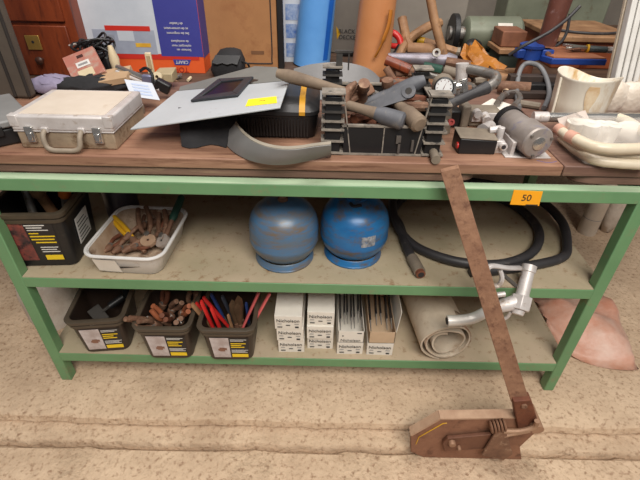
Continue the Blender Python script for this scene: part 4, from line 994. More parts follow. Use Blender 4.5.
for k in range(6): m.prism([(.1018+.0009*k, -.038, .058+.0125*k), (.1018+.0009*k, .034-.01*(k % 3), .058+.0125*k), (.1022+.0009*k, .034-.01*(k % 3), .061+.0125*k), (.1022+.0009*k, -.038, .061+.0125*k)], (.0008, 0, 0))
m.build('label_print', ink, sl)
for p0, p1, r, mm, hm, lab in (
    ((-.90, .15, .52), (-.93, .22, .76), .016, steel, wood_old, 'wooden tool handle with grey ferrule leaning left in the large black tub'),
    ((-.84, .2, .52), (-.87, .16, .735), .02, wood_old, wood_old, 'brown wooden handle standing in the middle of the large black tub'),
    ((-.80, .15, .52), (-.775, .17, .735), .017, steel, mat('orange_tip', (214, 116, 50), (196, 98, 40), .5), 'grey blade with orange tip standing in the large black tub')):
    p, q = oriented(p0, p1); L = (V(p1)-V(p0)).length; t = thing('hand_tool', lab, 'tool', p, local=True, quat=q)
    MB().tube([(0, 0, 0), (0, 0, L*.72)], r*.8, 10).build('shank', mm, t); MB().tube([(0, 0, L*.7), (0, 0, L*.75), (0, 0, L)], [r*.7, r*1.1, r*.9], 10).build('handle', hm, t)
# dark can behind the tub
o = MB().lathe([(.055, 0), (.055, .2), (.05, .21), (.05, .15), (.0, .15)], (-.70, .33, ZM), (0, 0, 1), 24, True, False).build('dark_can', mat('dark_can_metal', (62, 56, 62), (44, 40, 46), .4, .2, scale=6)); tag(o, 'dark round can between the large black tub and the white basin', 'can')

# white basin
ba = thing('basin', 'white enamel basin full of rusty pliers on the middle shelf', 'basin', (-.573, .143, ZM), local=True, rz=R(-3))
def br(z, w, d, r): return rrect(w, d, r, z, 6)
W_, D_ = .232, .275
MB().rings([br(.001, W_-.05, D_-.05, .03), br(.005, W_-.04, D_-.04, .034), br(.079, W_, D_, .042), br(.079, W_-.008, D_-.008, .04), br(.009, W_-.046, D_-.046, .032)]).build('basin_wall', white_enamel, ba, 0, 40)
MB().rings([br(.0785, W_-.010, D_-.010, .04), br(.0095, W_-.048, D_-.048, .03)], False, True).build('stained_inside', white_dirty, ba, 0, 40)
MB().tube([p for p in br(.080, W_+.006, D_+.006, .045)]+[br(.080, W_+.006, D_+.006, .045)[0]], .0055, 8).build('rolled_rim', white_enamel, ba)
m = MB(); m.prism([(-.085, -.1225, .014), (-.015, -.1225, .012), (-.02, -.1362, .066), (-.088, -.1362, .066)], (0, -.0012, 0)); m.build('paper_patch', paper, ba)
m = MB(); m.prism([(-.012, -.1295, .032), (.05, -.132, .044), (-.014, -.1315, .040)], (0, -.0012, 0)); m.build('torn_mark', ink, ba)
def pliers(label, p0, p1, handle, open_=.03, jaw=rust, s=1., spin=0, cat='pliers', name='pliers', group=None, round_=False):
    p, q = oriented(p0, p1, spin); L = (V(p1)-V(p0)).length
    t = thing(name, label, cat, p, local=True, quat=q, group=group)
    for k in (-1, 1):
        MB().tube(spline([(k*.004, 0, L*.36), (k*open_*.8, 0, L*.5), (k*open_, 0, L*.72), (k*open_*.7, 0, L)], 4), [.006*s]*4+[.0075*s]*9, 9).build('handle', handle, t)
    if round_: MB().lathe([(.004, -.006), (.024, -.006), (.024, .006), (.004, .006)], (0, 0, L*.2), (0, 1, 0), 18, False, False).build('jaw', jaw, t)
    else:
        MB().tube([(0, 0, 0), (0, 0, L*.2), (0, 0, L*.34), (0, 0, L*.42)], [.006*s, .012*s, .013*s, .007*s], 9).build('jaw', jaw, t)
    MB().lathe([(.008*s, -.010), (.008*s, .010)], (0, 0, L*.34), (0, 1, 0), 12).build('pivot', steel, t)
    return t
zb0 = ZM+.025
def PB(x, y, h): return A(x, y, ZM+h)
pliers('yellow handled pliers leaning on the left wall of the white basin', PB(145, 252, .03), PB(113, 218, .075), yellow_tool, .008, rust)
pliers('rusty round jawed pincers with a raised curved handle in the white basin', PB(150, 250, .04), PB(142, 208, .09), rust, .018, mat('dusty_beige_iron', (176, 146, 120), (150, 118, 94), .7, .1, scale=18), 1.1, .3, round_=True)
pliers('rusty round jawed pincers right of the others in the white basin', PB(163, 249, .04), PB(162, 212, .08), rust, .016, mat('pale_iron', (196, 184, 176), (160, 146, 136), .5, .3, scale=18), 1.1, -.3, round_=True)
p0, p1 = PB(164, 240, .05), PB(182, 196, .12); p, q = oriented(p0, p1); L = (p1-p0).length; t = thing('hand_tool', 'tool with dark green handle leaning over the right back of the white basin', 'tool', p, local=True, quat=q)
MB().tube([(0, 0, 0), (0, 0, L*.5)], .008, 9).build('shank', rust, t); MB().tube([(0, 0, L*.42), (0, 0, L*.5), (0, 0, L*.95), (0, 0, L)], [.009, .013, .012, .008], 12).build('handle', green_tool, t)
for i, (a, b) in enumerate((((104, 252), (122, 236)), ((112, 253), (134, 238)), ((122, 252), (144, 240)), ((130, 248), (150, 244)), ((150, 225), (166, 214)), ((140, 232), (152, 210)), ((156, 236), (172, 218)), ((124, 240), (140, 226)))):
    pliers('rusty pliers lying in the heap in the white basin', PB(*a, .03+.003*i), PB(*b, .032+.004*i), rust if i % 3 else rust_red, .012, rust, .9, i*.7, group='rusty pliers in the white basin')

# gas bottles
def bottle(label, loc, mm, rz=0, patch=False, knob=False):
    t = thing('gas_bottle', label, 'gas bottle', loc, local=True, rz=rz)
    MB().lathe([(.084, 0), (.090, .0), (.093, .003), (.0935, .007), (.0905, .010), (.0885, .024), (.0855, .027), (.083, .024), (.084, .01)], (0, 0, 0), (0, 0, 1), 40, False, False).build('foot_ring', mm, t, 0, 50)
    pr = [(.0, .012), (.05, .014), (.074, .022), (.0865, .034), (.098, .050), (.1058, .072), (.1075, .077), (.1075, .083), (.1066, .088), (.1072, .115), (.1058, .136), (.100, .158), (.088, .178), (.069, .194), (.046, .203), (.024, .208), (.0, .209)]
    body = MB().lathe(pr, (0, 0, 0), (0, 0, 1), 44, False, False).build('bottle_body', mm, t, 0, 60)
    if knob:
        MB().lathe([(.015, .205), (.015, .216), (.011, .218), (.011, .238), (0, .239)], (0, 0, 0), (0, 0, 1), 18, True, False).build('valve', rust, t)
    else:
        MB().lathe([(.03, .203), (.031, .212), (.024, .214), (.022, .208)], (0, 0, 0), (0, 0, 1), 24, False, False).build('valve_collar', mm, t)
        MB().lathe([(.02, .206), (.018, .211), (0, .212)], (0, 0, 0), (0, 0, 1), 18, True, False).build('valve', black, t)
        m = MB(); m.tube(spline([(-.02, -.03, .203), (-.01, -.045, .202), (.012, -.04, .2035)], 4), .006, 8); m.build('dark_scar', black, body)
    if patch:
        g = [[V((.1068*math.sin(a)*k, -.1068*math.cos(a)*k, z)) for a in [R(s) for s in (8, 14, 20, 26, 32)]] for z, k in ((.096, 1.002), (.108, 1.004), (.120, 1.002), (.132, .992))]
        lb = MB().sheet(g, .0012).build('worn_label', mat('worn_label', (170, 172, 176), (60, 66, 76), .6, scale=70, dirt=(34, 90, 140), dirt_amt=.42), body)
    return t
bottle('scuffed grey and blue gas bottle, with brass valve, beside the blue one', (-.113, .135, ZM), gas_grey, .3, False, True)
bottle('bright blue gas bottle with worn white label, nearer the hose', (.108, .162, ZM), gas_blue, 0, True)

# hose coils
HR = .0155
pts = []
c1, r1 = V((.515, .335, 0)), .255
c2, r2 = V((.60, .315, 0)), .255
def cp(c, r, a, z): return V((c.x+r*math.cos(R(a)), c.y+r*.98*math.sin(R(a)), z))
pts = [A(419, 271, ZM+.018), A(412, 258, ZM+.019), A(405, 243, ZM+.02), A(400, 226, ZM+.021)]
pts += [cp(c1, r1, a, ZM+HR+.004) for a in (165, 130, 95, 60, 25, -10)]
pts += [cp(c1, r1, a, ZM+HR+.004+.0) for a in (-45, -80, -115, -150)]
zz = ZM+HR+.04
pts += [cp(c1, r1+.004, a, zz) for a in (-185, -220)]
pts += [cp(c1.lerp(c2, .5), r1+.005, a, zz) for a in (-255, -285)]
pts += [cp(c2, r2, a, zz) for a in (-320,)] + [cp(c2, r2, a, ZM+HR+.024) for a in (-355,)] + [cp(c2, r2, a, ZM+HR+.002) for a in (-385, -410)] + [A(500, 270, ZM+HR), A(470, 272, ZM+HR)]
pts += [A(445, 266, ZM+HR+.01), A(425, 250, ZM+HR+.04)]
hs = thing('rubber_hose', 'black rubber hose coiled on the right half of the middle shelf', 'hose', (.55, .33, ZM))
MB().tube(spline(pts[:-2]+[], 7), HR, 14).build('hose_wall', rubber, hs)
a, b = A(419, 271, ZM+.018), A(412, 258, ZM+.019); d = (a-b).normalized()
MB().tube([b, a+d*.006], [.0185, .0185], 16).build('ferrule', taupe, hs)
MB().tube([a+d*.004, a+d*.018], [.0145, .0145], 16).build('brass_end', mat('copper_end', (150, 96, 74), (120, 74, 58), .4, .5), hs)
MB().tube([a+d*.0175, a+d*.0195], .0095, 14).build('bore', ink, hs)

# fuel nozzle hooked over the shelf rail
nz = thing('fuel_nozzle', 'dull aluminium fuel nozzle with trigger guard hooked over the middle shelf edge', 'nozzle', A(524, 272, ZM))
i0 = A(531, 268, ZM+.022); i1 = B(521, 300, -.045); 
i0.y = .045; i0 = B(529, 268, .02)
d = (i1-i0).normalized()
MB().tube([i0-d*.008, i0+d*.012, i0+d*.014, i0.lerp(i1, .8), i1], [.021, .021, .018, .019, .024], 18).build('inlet', alu, nz)
m = MB(); m.tube([i1-d*.012, i1+d*.03], .031, 6); m.tube([i1+d*.03, i1+d*.045], [.02, .016], 12); m.build('hex_body', alu, nz, .002)
s0 = B(513, 303, -.05); s1 = B(497, 307, -.05); s2 = B(486, 312, -.052); s3 = B(470, 319, -.055); s4 = B(447, 321, -.06)
MB().tube([i1, s0, s1], [.022, .022, .019], 16).build('valve_body', alu, nz)
MB().tube(spline([s1, s2, s3, s4], 6), [.019]*2+[.0165]*17, 16).build('spout', mat('pale_spout', (222, 218, 212), (204, 198, 190), .35, .3, scale=16), nz)
dd = (s4-s3).normalized(); MB().tube([s4-dd*.001, s4+dd*.0015], .011, 14).build('spout_bore', ink, nz)
G = [B(520, 268, .0), B(508, 268, -.03), B(492, 266, -.05), B(487, 271, -.055), B(489, 282, -.055), B(497, 286, -.055), B(502, 279, -.05), B(500, 270, -.04)]
MB().tube(spline(G, 5), .0085, 8, .8).build('trigger_guard', alu, nz)
MB().tube(spline([B(500, 272, -.04), B(508, 279, -.04), B(516, 286, -.04)], 4), .006, 8).build('trigger', mat('dark_trigger', (92, 88, 84), (76, 72, 70), .5, .3), nz)
MB().tube(spline([B(495, 312, -.05), B(499, 318, -.055), B(506, 318, -.06), B(511, 312, -.062)], 4), .0055, 8).build('hook', alu, nz)
MB().tube([B(497, 295, -.055), B(505, 294, -.055)], .008, 10).build('stub', alu, nz)
# ------------------------------------------------------------------ bottom shelf
tubs = []
for (px, py, rz, lab) in ((105, 351, 7, 'brown tub at the left end of the bottom shelf, holding a trowel'),
                          (170.5, 358, 1, 'brown tub full of rusty pliers on the bottom shelf, middle of the three'),
                          (231, 359.5, 1, 'brown tub of red handled tools on the bottom shelf, nearest the white boxes')):
    f = A(px, py, ZL); tubs.append((V((f.x, f.y+.077, ZL)), R(rz), lab))
t, body, face = tub('storage_tub', tubs[0][2], 'tub', tubs[0][0], .172, .185, .165, .012, brown_plastic, brown_rim, tubs[0][1], r=.026)
label_on(body, face, -.70, .84, .018, .122)
m = MB(); m.box((-.005, -.0935, .146), (.018, .002, .008)); m.build('rim_tag', white, t)
for L_, rz_, lab in tubs[1:]: dup(t, L_, lab, rz_)
T1, T2, T3 = [x[0] for x in tubs]
# things in the tubs
def trowel(name, label, p0, p1, mm, hm):
    p, q = oriented(p0, p1); L = (V(p1)-V(p0)).length; t = thing(name, label, 'trowel', p, local=True, quat=q)
    MB().box((0, 0, L*.18), (.06, .006, L*.36)).build('blade', mm, t, .002); MB().tube([(0, 0, L*.3), (0, 0, L*.6)], .006, 8).build('shank', mm, t); MB().tube([(0, 0, L*.55), (0, 0, L)], .013, 10).build('handle', hm, t)
trowel('trowel', 'grey bladed trowel lying inside the brown tub at the left', T1+V((-.04, -.02, .10)), T1+V((.05, .05, .14)), mat('dark_dusty_steel', (58, 53, 48), (44, 40, 37), .8), black)
p0, p1 = T1+V((.06, .04, .03)), T1+V((.062, .06, .21)); p, q = oriented(p0, p1); t = thing('screwdriver', 'red and black screwdriver standing in the brown tub at the left', 'screwdriver', p, local=True, quat=q)
MB().tube([(0, 0, 0), (0, 0, .12)], .005, 8).build('shaft', steel, t); MB().tube([(0, 0, .11), (0, 0, .15)], .011, 10).build('handle', black, t); MB().tube([(0, 0, .149), (0, 0, .185)], .012, 10).build('handle_end', red, t)
E1 = [((-.05, .0, .1), (-.105, -.075, .185)), ((-.03, -.02, .1), (-.075, -.085, .172)), ((0, -.02, .1), (-.04, -.03, .19)), ((.0, .02, .1), (.005, -.06, .178)), ((-.02, .04, .1), (.04, .0, .19)), ((.03, .0, .1), (.055, -.07, .176)), ((.02, .03, .1), (.08, -.03, .19)), ((-.05, .05, .1), (-.02, .06, .19)), ((.05, .05, .1), (.07, .06, .18))]
labs = ['rusty pliers sticking out over the left rim of the middle brown tub', 'rusty pliers low over the left front rim of the middle brown tub', 'orange rusty pliers with bent handles in the middle brown tub', 'dark rusty pliers behind the front rim of the middle brown tub', 'brown handled pliers lying back in the middle brown tub', 'round ended rusty pliers at the right front of the middle brown tub', 'rusty pliers along the right wall of the middle brown tub', 'rusty pliers at the back left of the middle brown tub', 'rusty pliers at the back right of the middle brown tub']
for i, (a, b) in enumerate(E1): pliers(labs[i], T2+V(a), T2+V(b), (rust, rust, mat('orange_rust', (168, 98, 62), (140, 76, 48), .7), rust_red)[i % 4], .013, rust, 1.15, i*.8)
def bar_tool(name, label, cat, p0, p1, r, hm, sm, frac=.5, flat=.6):
    p, q = oriented(p0, p1); L = (V(p1)-V(p0)).length; t = thing(name, label, cat, p, local=True, quat=q)
    MB().tube([(0, 0, 0), (0, 0, L*(1-frac)+.004)], r*.7, 9).build('shank', sm, t); MB().tube([(0, 0, L*(1-frac)), (0, 0, L*(1-frac*.5)), (0, 0, L-.004), (0, 0, L)], [r*.85, r*1.05, r, r*.7], 10, flat).build('handle', hm, t)
    return t
def head_at(px, Yo, z0=.09):     # a tool foot inside the red-handle tub, its head seen at px
    return B(px[0], px[1], T3.y+Yo)
for i, (foot, px, Yo, r, hm, lab) in enumerate((
    ((-.035, -.045), (201, 301), -.05, .009, red, 'left one of the two short red handles standing at the tub front'),
    ((-.012, -.05), (211, 307), -.06, .009, red, 'right one of the two short red handles standing at the tub front'),
    ((.01, .0), (203, 297), .02, .009, red, 'long red handle leaning to the left across the tub'),
    ((-.05, .0), (196, 303), -.01, .009, red, 'red handle at the left rim of the tub, behind the wooden one'),
    ((-.05, .0), (192, 304), -.03, .010, wood_old, 'wooden handle leaning out at the left of the red handled tools'),
    ((.02, -.04), (228, 315), -.05, .008, wood_old, 'thin wooden handle in the middle of the tub front'),
    ((.012, -.03), (259, 292), .02, .009, red_pale, 'left one of the two long faded red handles leaning right'),
    ((.035, -.03), (270, 293), .0, .009, red_pale, 'right one of the two long faded red handles leaning right'),
    ((.0, .05), (222, 296), .05, .010, mat('dark_blue_grey', (70, 74, 84), (56, 60, 70), .5), 'dark blue grey handle standing at the back of the tub'),
    ((-.03, .05), (211, 294), .06, .009, blue_tool, 'blue handle at the back left of the tub'),
    ((.05, .04), (246, 303), .03, .009, blue_tool, 'blue handle right of the brown blades in the tub'))):
    bar_tool('hand_tool', lab, 'tool', T3+V((foot[0], foot[1], .03)), head_at(px, Yo), r, hm, steel, .75)
for i, (f, px) in enumerate((((.015, .0), (232, 300)), ((.03, .0), (237, 304)), ((.03, .02), (238, 296)))):
    a = T3+V((f[0], f[1], .05)); b = head_at(px, .0); p, q = oriented(a, b, .4); L = (b-a).length
    t = thing('scissor_blade', ('front', 'middle', 'rear')[i]+' one of the brown shear blades in the tub of red handles', 'blade', p, local=True, quat=q)
    MB().rings([[V((w_*math.cos(s), .003*math.sin(s), z)) for s in [6.283*k/12 for k in range(12)]] for z, w_ in ((0, .006), (L*.4, .008), (L*.7, .014), (L*.9, .012), (L, .002))]).build('blade', mat('bronze_blade', (134, 106, 80), (98, 76, 58), .35, .5, scale=14), t); MB().tube([(0, 0, -.01), (0, 0, L*.3)], .008, 8).build('shank', rust, t)
# black case behind the middle tub
bc = thing('machine_case', 'black plastic case with bright clasp behind the middle brown tub', 'case', (T2.x+.035, .32, ZL))
c_ = (T2.x+.035, .335)
MB().rings([rrect(.26, .12, .03, ZL, 5, *c_), rrect(.27, .13, .035, ZL+.12, 5, *c_), rrect(.25, .11, .03, ZL+.165, 5, *c_), rrect(.16, .05, .02, ZL+.175, 5, *c_)]).build('case_shell', mat('gloss_black', (28, 27, 30), (22, 21, 24), .25), bc, 0, 40)
q = B(181, 298, .27); MB().box((q.x, .27, ZL+.13), (.04, .012, .024)).build('clasp', chrome, bc, .003)

# white file boxes
def file_box(label, loc, rz=0, flap_=False, name_text=True):
    t = thing('file_box', label, 'box', loc, local=True, rz=rz)
    w, d, h = .090, .235, .061
    MB().span((-w/2, 0, 0), (w/2, d, h)).build('box_wall', paper, t, .0012)
    MB().span((-w/2+.001, -.0014, h*.62), (w/2-.001, -.0002, h-.001)).build('lid_flap', paper, t)
    if name_text: text('Nicholson', .0185, ink, 'brand_print', t, (-.001, -.0026, h*.66), (1, 0, 0), (0, 0, 1), .0004)
    m = MB(); m.span((-.036, -.0026, h*.16), (-.02, -.0018, h*.22)); m.span((.022, -.0026, h*.14), (.034, -.0018, h*.24)); m.span((-.008, -.0026, h*.3), (.006, -.0018, h*.35)); m.build('small_print', ink, t)
    m = MB(); m.span((-.036, -.0024, h*.40), (-.022, -.0018, h*.44)); m.span((.02, -.0024, h*.40), (.035, -.0018, h*.44)); m.build('grey_print', grey_ink, t)
    return t
def bxpos(px, py, k=0): p = A(px, py, ZL); return V((p.x, p.y, ZL))
h_ = .0615
b1 = bxpos(291.5, 352); b2 = bxpos(320, 349.5); b3 = bxpos(349.5, 354); b4 = bxpos(379, 355)
fb = file_box('white file box, bottom of the first stack beside the brown tub', b1, R(1))
dup(fb, b1+V((-.003, -.004, h_)), 'white file box, middle of the first stack beside the brown tub', R(-1))
dup(fb, b1+V((-.007, -.008, 2*h_)), 'white file box, top of the first stack beside the brown tub', R(0))
dup(fb, b2+V((0, .004, 0)), 'white file box, bottom of the second stack from the brown tub', R(0))
dup(fb, b2+V((-.001, -.006, h_)), 'white file box, middle of the second stack from the brown tub', R(0.5))
dup(fb, b2+V((-.0, .0, 2*h_)), 'white file box, top of the second stack from the brown tub', R(-.5))
dup(fb, b3, 'white file box under the open box of dark files', R(1))
dup(fb, b4, 'white file box under the open beige box nearest the canvas roll', R(-1))
def open_box(label, loc, body_m, files, flap=False, front_text=False):
    t = thing('file_box', label, 'box', loc, local=True)
    w, d, h = .088, .235, .054
    m = MB(); m.span((-w/2, 0, 0), (w/2, d, .002))
    m.span((-w/2, 0, 0), (-w/2+.0018, d, h)); m.span((w/2-.0018, 0, 0), (w/2, d, h)); m.span((-w/2, 0, 0), (w/2, .0018, h)); m.span((-w/2, d-.0018, 0), (w/2, d, h))
    m.build('box_wall', body_m, t)
    if flap:
        MB().hex([(w/2, .0, h), (w/2+.0015, .0, h), (w/2, d, h), (w/2+.0015, d, h), (w/2+.012, .02, h+.075), (w/2+.0135, .02, h+.075), (w/2+.012, d, h+.085), (w/2+.0135, d, h+.085)]).build('side_flap', paper, t)
    if front_text:
        text('Nicholson', .0165, ink, 'brand_print', t, (-.001, -.0006, .010), (1, 0, 0), (0, 0, 1), .0004)
        m = MB(); m.span((.02, -.0012, .044), (.036, -.0002, .047)); m.span((-.03, -.0012, .03), (-.025, -.0002, .034)); m.build('small_print', ink, t)
    return t
ob3 = open_box('open white box of dark files, third from the brown tub', b3+V((0, -.002, h_)), paper, None, False, True)
ob4 = open_box('open beige box of files with raised side flap, nearest the canvas roll', b4+V((.002, -.001, h_)), paper_flap, None, True)
file_dark = mat('dark_file_steel', (62, 58, 58), (42, 40, 42), .45, .5, scale=30)
def files(base, n, grp, lab):
    for i in range(n):
        x = base.x-.036+i*.072/(n-1); zt = base.z+.045+.018*((i*7) % 4)/3
        p0 = V((x, base.y+.012+.01*(i % 3), zt)); p1 = V((x+.004*(i % 2), base.y+.225, zt+.045+.01*(i % 2)))
        p, q = oriented(p0, p1); L = (p1-p0).length
        t = thing('steel_file', lab, 'file', p, local=True, quat=q, group=grp)
        # local z runs along the file; blade tall and thin
        MB().rings([[V((a_*sx, b_*sy, z)) for sx, sy in ((-1, -1), (1, -1), (1, 1), (-1, 1))] for z, a_, b_ in ((.04, .0022, .013), (L*.8, .0022, .013), (L, .0018, .006))]).build('blade', file_dark, t)
        MB().rings([[V((a_*sx, b_*sy, z)) for sx, sy in ((-1, -1), (1, -1), (1, 1), (-1, 1))] for z, a_, b_ in ((0, .0012, .002), (.042, .002, .007))]).build('tang', steel, t)
files(b3+V((0, 0, h_)), 7, 'files in the open white box', 'dark steel file lying on edge in the open white box')
files(b4+V((0, 0, h_)), 5, 'files in the open beige box', 'steel file lying on edge in the open beige box beside the roll')

# canvas roll
rl = thing('canvas_roll', 'rolled off-white canvas lying on the bottom shelf right of the file boxes', 'roll', (.44, .2, ZL))
p = A(444, 361, ZL); dirv = V((-.06, .5, 0)).normalized(); cz = ZL+.09
side = V((dirv.y, -dirv.x, 0)); cc = V((p.x-.003, -.004, cz))
g0 = []; N = 80
for i in range(N+1):
    a = R(-80)+i/N*2*math.pi*2.45; r = .0855-.044*(i/N)**1.15 + .003*math.sin(a*2+1)
    g0.append((side*math.cos(a)*-1*r*1.03 + V((0, 0, 1))*math.sin(a)*r))
g = []
for s in (0, .1, .35, .7, 1):
    sc = 1-.04*s
    g.append([cc+dirv*(.01+.50*s+ (.0 if s else .006*math.sin(i*.35)))+q*sc for i, q in enumerate(g0)])
MB().sheet(g, .006).build('canvas_sheet', canvas, rl, 0, 70)
m = MB(); gg = [[cc+dirv*(.012+.075*s)+q*1.045 for q in g0[18:46]] for s in (0, .5, 1)]
m.sheet(gg, .002).build('stained_patch', mat('rust_stained_canvas', (206, 190, 168), (150, 110, 84), .9, scale=30, dirt=(128, 88, 66), dirt_amt=.42), rl, 0, 180)
# white sack on the floor behind the left end
sp = V((-1.10, .33, 0))
o = MB().rings([[V((sp.x+rx*math.cos(a)*(1+.08*math.sin(3*a+z*40)), sp.y+.10*math.sin(a)*(1+.08*math.cos(4*a)), z)) for a in [6.283*k/24 for k in range(24)]] for z, rx in ((.001, .10), (.03, .12), (.12, .12), (.2, .10), (.24, .07), (.25, .03))]).build('paper_sack', mat('white_sack', (222, 214, 204), (196, 180, 166), .8, scale=9, bump=.4, dirt=(150, 128, 108), dirt_amt=.34), None, 0, 60)
tag(o, 'white paper sack on the floor behind the left end of the bench', 'sack')

# ------------------------------------------------------------------ floor things at the right
p = A(586, 232, 0)
t = thing('plastic_roll', 'tall off-white plastic roll standing on the floor behind the right end of the bench', 'roll', p)
MB().lathe([(.046, 0), (.048, .01), (.05, .6), (.046, .61), (.02, .612)], p, (0, 0, 1), 28).build('roll_wall', mat('off_white_roll', (208, 194, 178), (188, 172, 154), .6, scale=8, bump=.1), t)
MB().lathe([(.0486, .10), (.0488, .104)], p, (0, 0, 1), 28, False, False).build('tape_line', grey_ink, t)
o = MB().ball((1.60, 1.06, .4), .1, 16, (.55, .5, 1.3)).build('hanging_bag', mat('white_hanging_bag', (218, 208, 196), (190, 176, 162), .6, scale=14, bump=.3), None, 0, 180, noise=.004)
o.location.z = 0.0; 
for v in o.data.vertices: v.co.z *= 2.05
tag(o, 'white crumpled bag standing beside the tall plastic roll', 'bag')
# pinkish sack
corners = [A(566, 352, 0), A(600, 366, 0), A(636, 373, 0), A(630, 345, 0), A(650, 320, 0)]
sk = thing('plastic_sack', 'pinkish translucent plastic sack with orange cloth on the floor right of the bench', 'sack', (1.08, .3, 0))
g = []; base = [A(*q_, .006) for q_ in ((546, 340), (560, 354), (582, 362), (606, 368), (628, 372), (638, 371))]
top_ = [B(*q_, .46) for q_ in ((528, 305), (552, 299), (572, 297), (590, 297), (601, 300), (608, 306))]
for s_ in range(13):
    u = s_/12; r = []
    for k, (a, b) in enumerate(zip(base, top_)):
        q = a.lerp(b, u); q.z += (.07*math.sin(u*math.pi)**.7 + .02*math.sin(u*9+k*1.7))*(1 if k < 5 else .25); q += V((random.uniform(-.008, .008), random.uniform(-.008, .008), random.uniform(-.006, .008) if s_ else 0)); q.z = max(q.z, .005)
        r.append(q)
    g.append(r)
g.append([b+V((0, .06, -b.z+.006)) for b in top_])
MB().sheet([spline(r, 3) for r in g], .002).build('sack_film', pink_bag, sk, 0, 180)
o = MB().ball((1.12, .21, .022), .1, 18, (.9, .5, .22)).build('orange_cloth', orange_soft, None, 0, 180, noise=.006); tag(o, 'orange cloth bundle inside the pinkish plastic sack', 'cloth')

# ------------------------------------------------------------------ lever shear on the step
SY = -.235
sh = thing('lever_shear', 'rusty hand lever shear standing on the step, long flat bar lever leaning on the bench', 'lever shear', (.5, SY, -.045))
plate = [(411, 435), (440, 418.5), (534, 417), (540, 424), (536, 432), (520, 447), (516, 470), (420, 470), (411, 452)]
pp = [B(x, y, SY) for x, y in plate]
for q in pp:
    q.z = max(q.z, -.0445)
pp[-3].z = -.0445; pp[-2].z = -.0445
MB().prism(pp, (0, .022, 0)).build('side_plate', mat('brown_plate', (150, 108, 84), (124, 84, 64), .7, .1, scale=12, dirt=(100, 66, 50), dirt_amt=.4, bump=.15), sh, .0015)
m = MB()
lp = [pp[0], pp[1], pp[2]]
for a, b in zip(lp, lp[1:]):
    d = (b-a).normalized(); n_ = V((-d.z, 0, d.x))
    m.hex([a+V((0, -.003, 0))-n_*.003, b+V((0, -.003, 0))-n_*.003, a+V((0, .026, 0))-n_*.003, b+V((0, .026, 0))-n_*.003, a+V((0, -.003, 0))+n_*.003, b+V((0, -.003, 0))+n_*.003, a+V((0, .026, 0))+n_*.003, b+V((0, .026, 0))+n_*.003])
m.build('top_flange', mat('dusty_flange', (184, 152, 126), (160, 126, 102), .75, scale=20, bump=.1), sh)
m = MB(); yl = [B(x, y, SY-.001) for x, y in ((416, 444), (419, 437), (443, 423.5), (447, 423))]
m.tube(yl, .0016, 6); m.build('yellow_line', yellow_tool, sh)
# blade bar
bl = [B(x, y, SY-.004) for x, y in ((442, 440), (447, 435), (490, 431), (500, 438), (498, 444), (444, 448))]
MB().prism(bl, (0, -.012, 0)).build('blade_bar', mat('dark_blade', (120, 80, 60), (96, 62, 46), .65, .15, scale=16, bump=.15), sh, .002)
for (x, y), r, nm in (((452, 443), .011, 'bolt'), ((459, 447.5), .006, 'bolt'), ((503, 438), .009, 'bolt'), ((497, 450), .008, 'bolt')):
    q = B(x, y, SY-.02); m = MB(); m.lathe([(r, 0), (r, .012), (r*.8, .015), (0, .016)], V((q.x, SY-.014, q.z)), (0, -1, 0), 14); m.build(nm, mat('dusty_bolt', (158, 122, 98), (130, 96, 74), .6, .3), sh)
# spring / toothed quadrant
q0 = B(499, 426, SY-.02)
m = MB()
for k in range(5): m.lathe([(.016, -.003), (.019, 0), (.016, .003)], q0+V((-.022+.009*k, -.0, .003*k-.006)), (1, .0, .25), 16)
m.build('spring', mat('dusty_spring', (150, 112, 88), (112, 78, 60), .7, .2), sh)
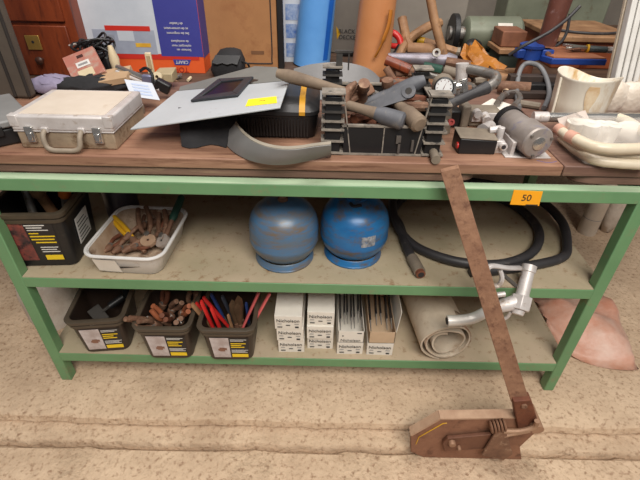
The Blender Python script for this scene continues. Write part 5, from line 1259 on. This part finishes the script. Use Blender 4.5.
# links
lk = [B(x, y, SY-.022) for x, y in ((481, 453), (497, 427), (506, 432), (512, 452), (503, 458))]
MB().prism(lk, (0, -.008, 0)).build('link_plate', rust, sh, .002)
m = MB(); ls = [B(x, y, SY-.026) for x, y in ((503, 431), (520, 431), (534, 427), (537, 421))]
m.tube(spline(ls, 4), .0075, 8); m.tube([B(504, 436, SY-.026), B(530, 431, SY-.026)], .005, 8); m.build('link_arm', mat('pale_link', (176, 142, 116), (140, 106, 84), .6, .3), sh)
# lever clamp, boss and bar
cl = [B(x, y, SY+.0) for x, y in ((512, 398), (530, 396.5), (536, 416), (534, 426), (517, 429), (515, 416))]
MB().prism([q+V((0, -.012, 0)) for q in cl], (0, .03, 0)).build('lever_socket', rust_red, sh, .003)
q = B(524, 405.5, SY-.012); MB().lathe([(.0085, 0), (.0085, .005), (.005, .006), (.004, .003), (0, .003)], q, (0, -1, 0), 14).build('bolt', rust, sh)
q = B(534, 421, SY); MB().tube([q+V((0, -.03, 0)), q+V((0, .05, 0))], .018, 16).build('boss', mat('dusty_boss', (168, 132, 106), (140, 104, 80), .6, .2), sh)
ta, tb_ = B(440.5, 172, -.035), B(459, 167.5, -.035); ba_, bb_ = B(511, 402, SY-.002), B(529, 400, SY-.002)
th_ = V((0, .011, .003))
MB().hex([ba_, bb_, ba_+th_, bb_+th_, ta, tb_, ta+th_, tb_+th_]).build('lever_bar', rust_bar, sh, .0015)

# ------------------------------------------------------------------ light
wd = bpy.data.worlds.new('world'); S.world = wd; wd.use_nodes = True
bg = wd.node_tree.nodes['Background']; bg.inputs[0].default_value = (.95, .95, 1.0, 1); bg.inputs[1].default_value = .13
def area(name, loc, target, sx, sy, power, color):
    l = bpy.data.lights.new(name, 'AREA'); l.shape = 'RECTANGLE'; l.size = sx; l.size_y = sy; l.energy = power; l.color = color
    o = bpy.data.objects.new(name, l); col.objects.link(o); o.location = loc
    o.rotation_euler = (V(target)-V(loc)).to_track_quat('-Z', 'Y').to_euler(); return o
area('shed_doorway_light', (.55, -2.3, 3.7), (.1, .1, .5), 2.4, 1.6, 165, (1, .96, .89))
area('roof_light', (.2, .5, 3.6), (.1, .9, .8), 2.2, 1.6, 60, (1, .96, .92))
S.view_settings.view_transform = 'Standard'; S.view_settings.look = 'None'; S.view_settings.gamma = 1
S.view_settings.use_curve_mapping = False; S.view_settings.exposure = 0.1
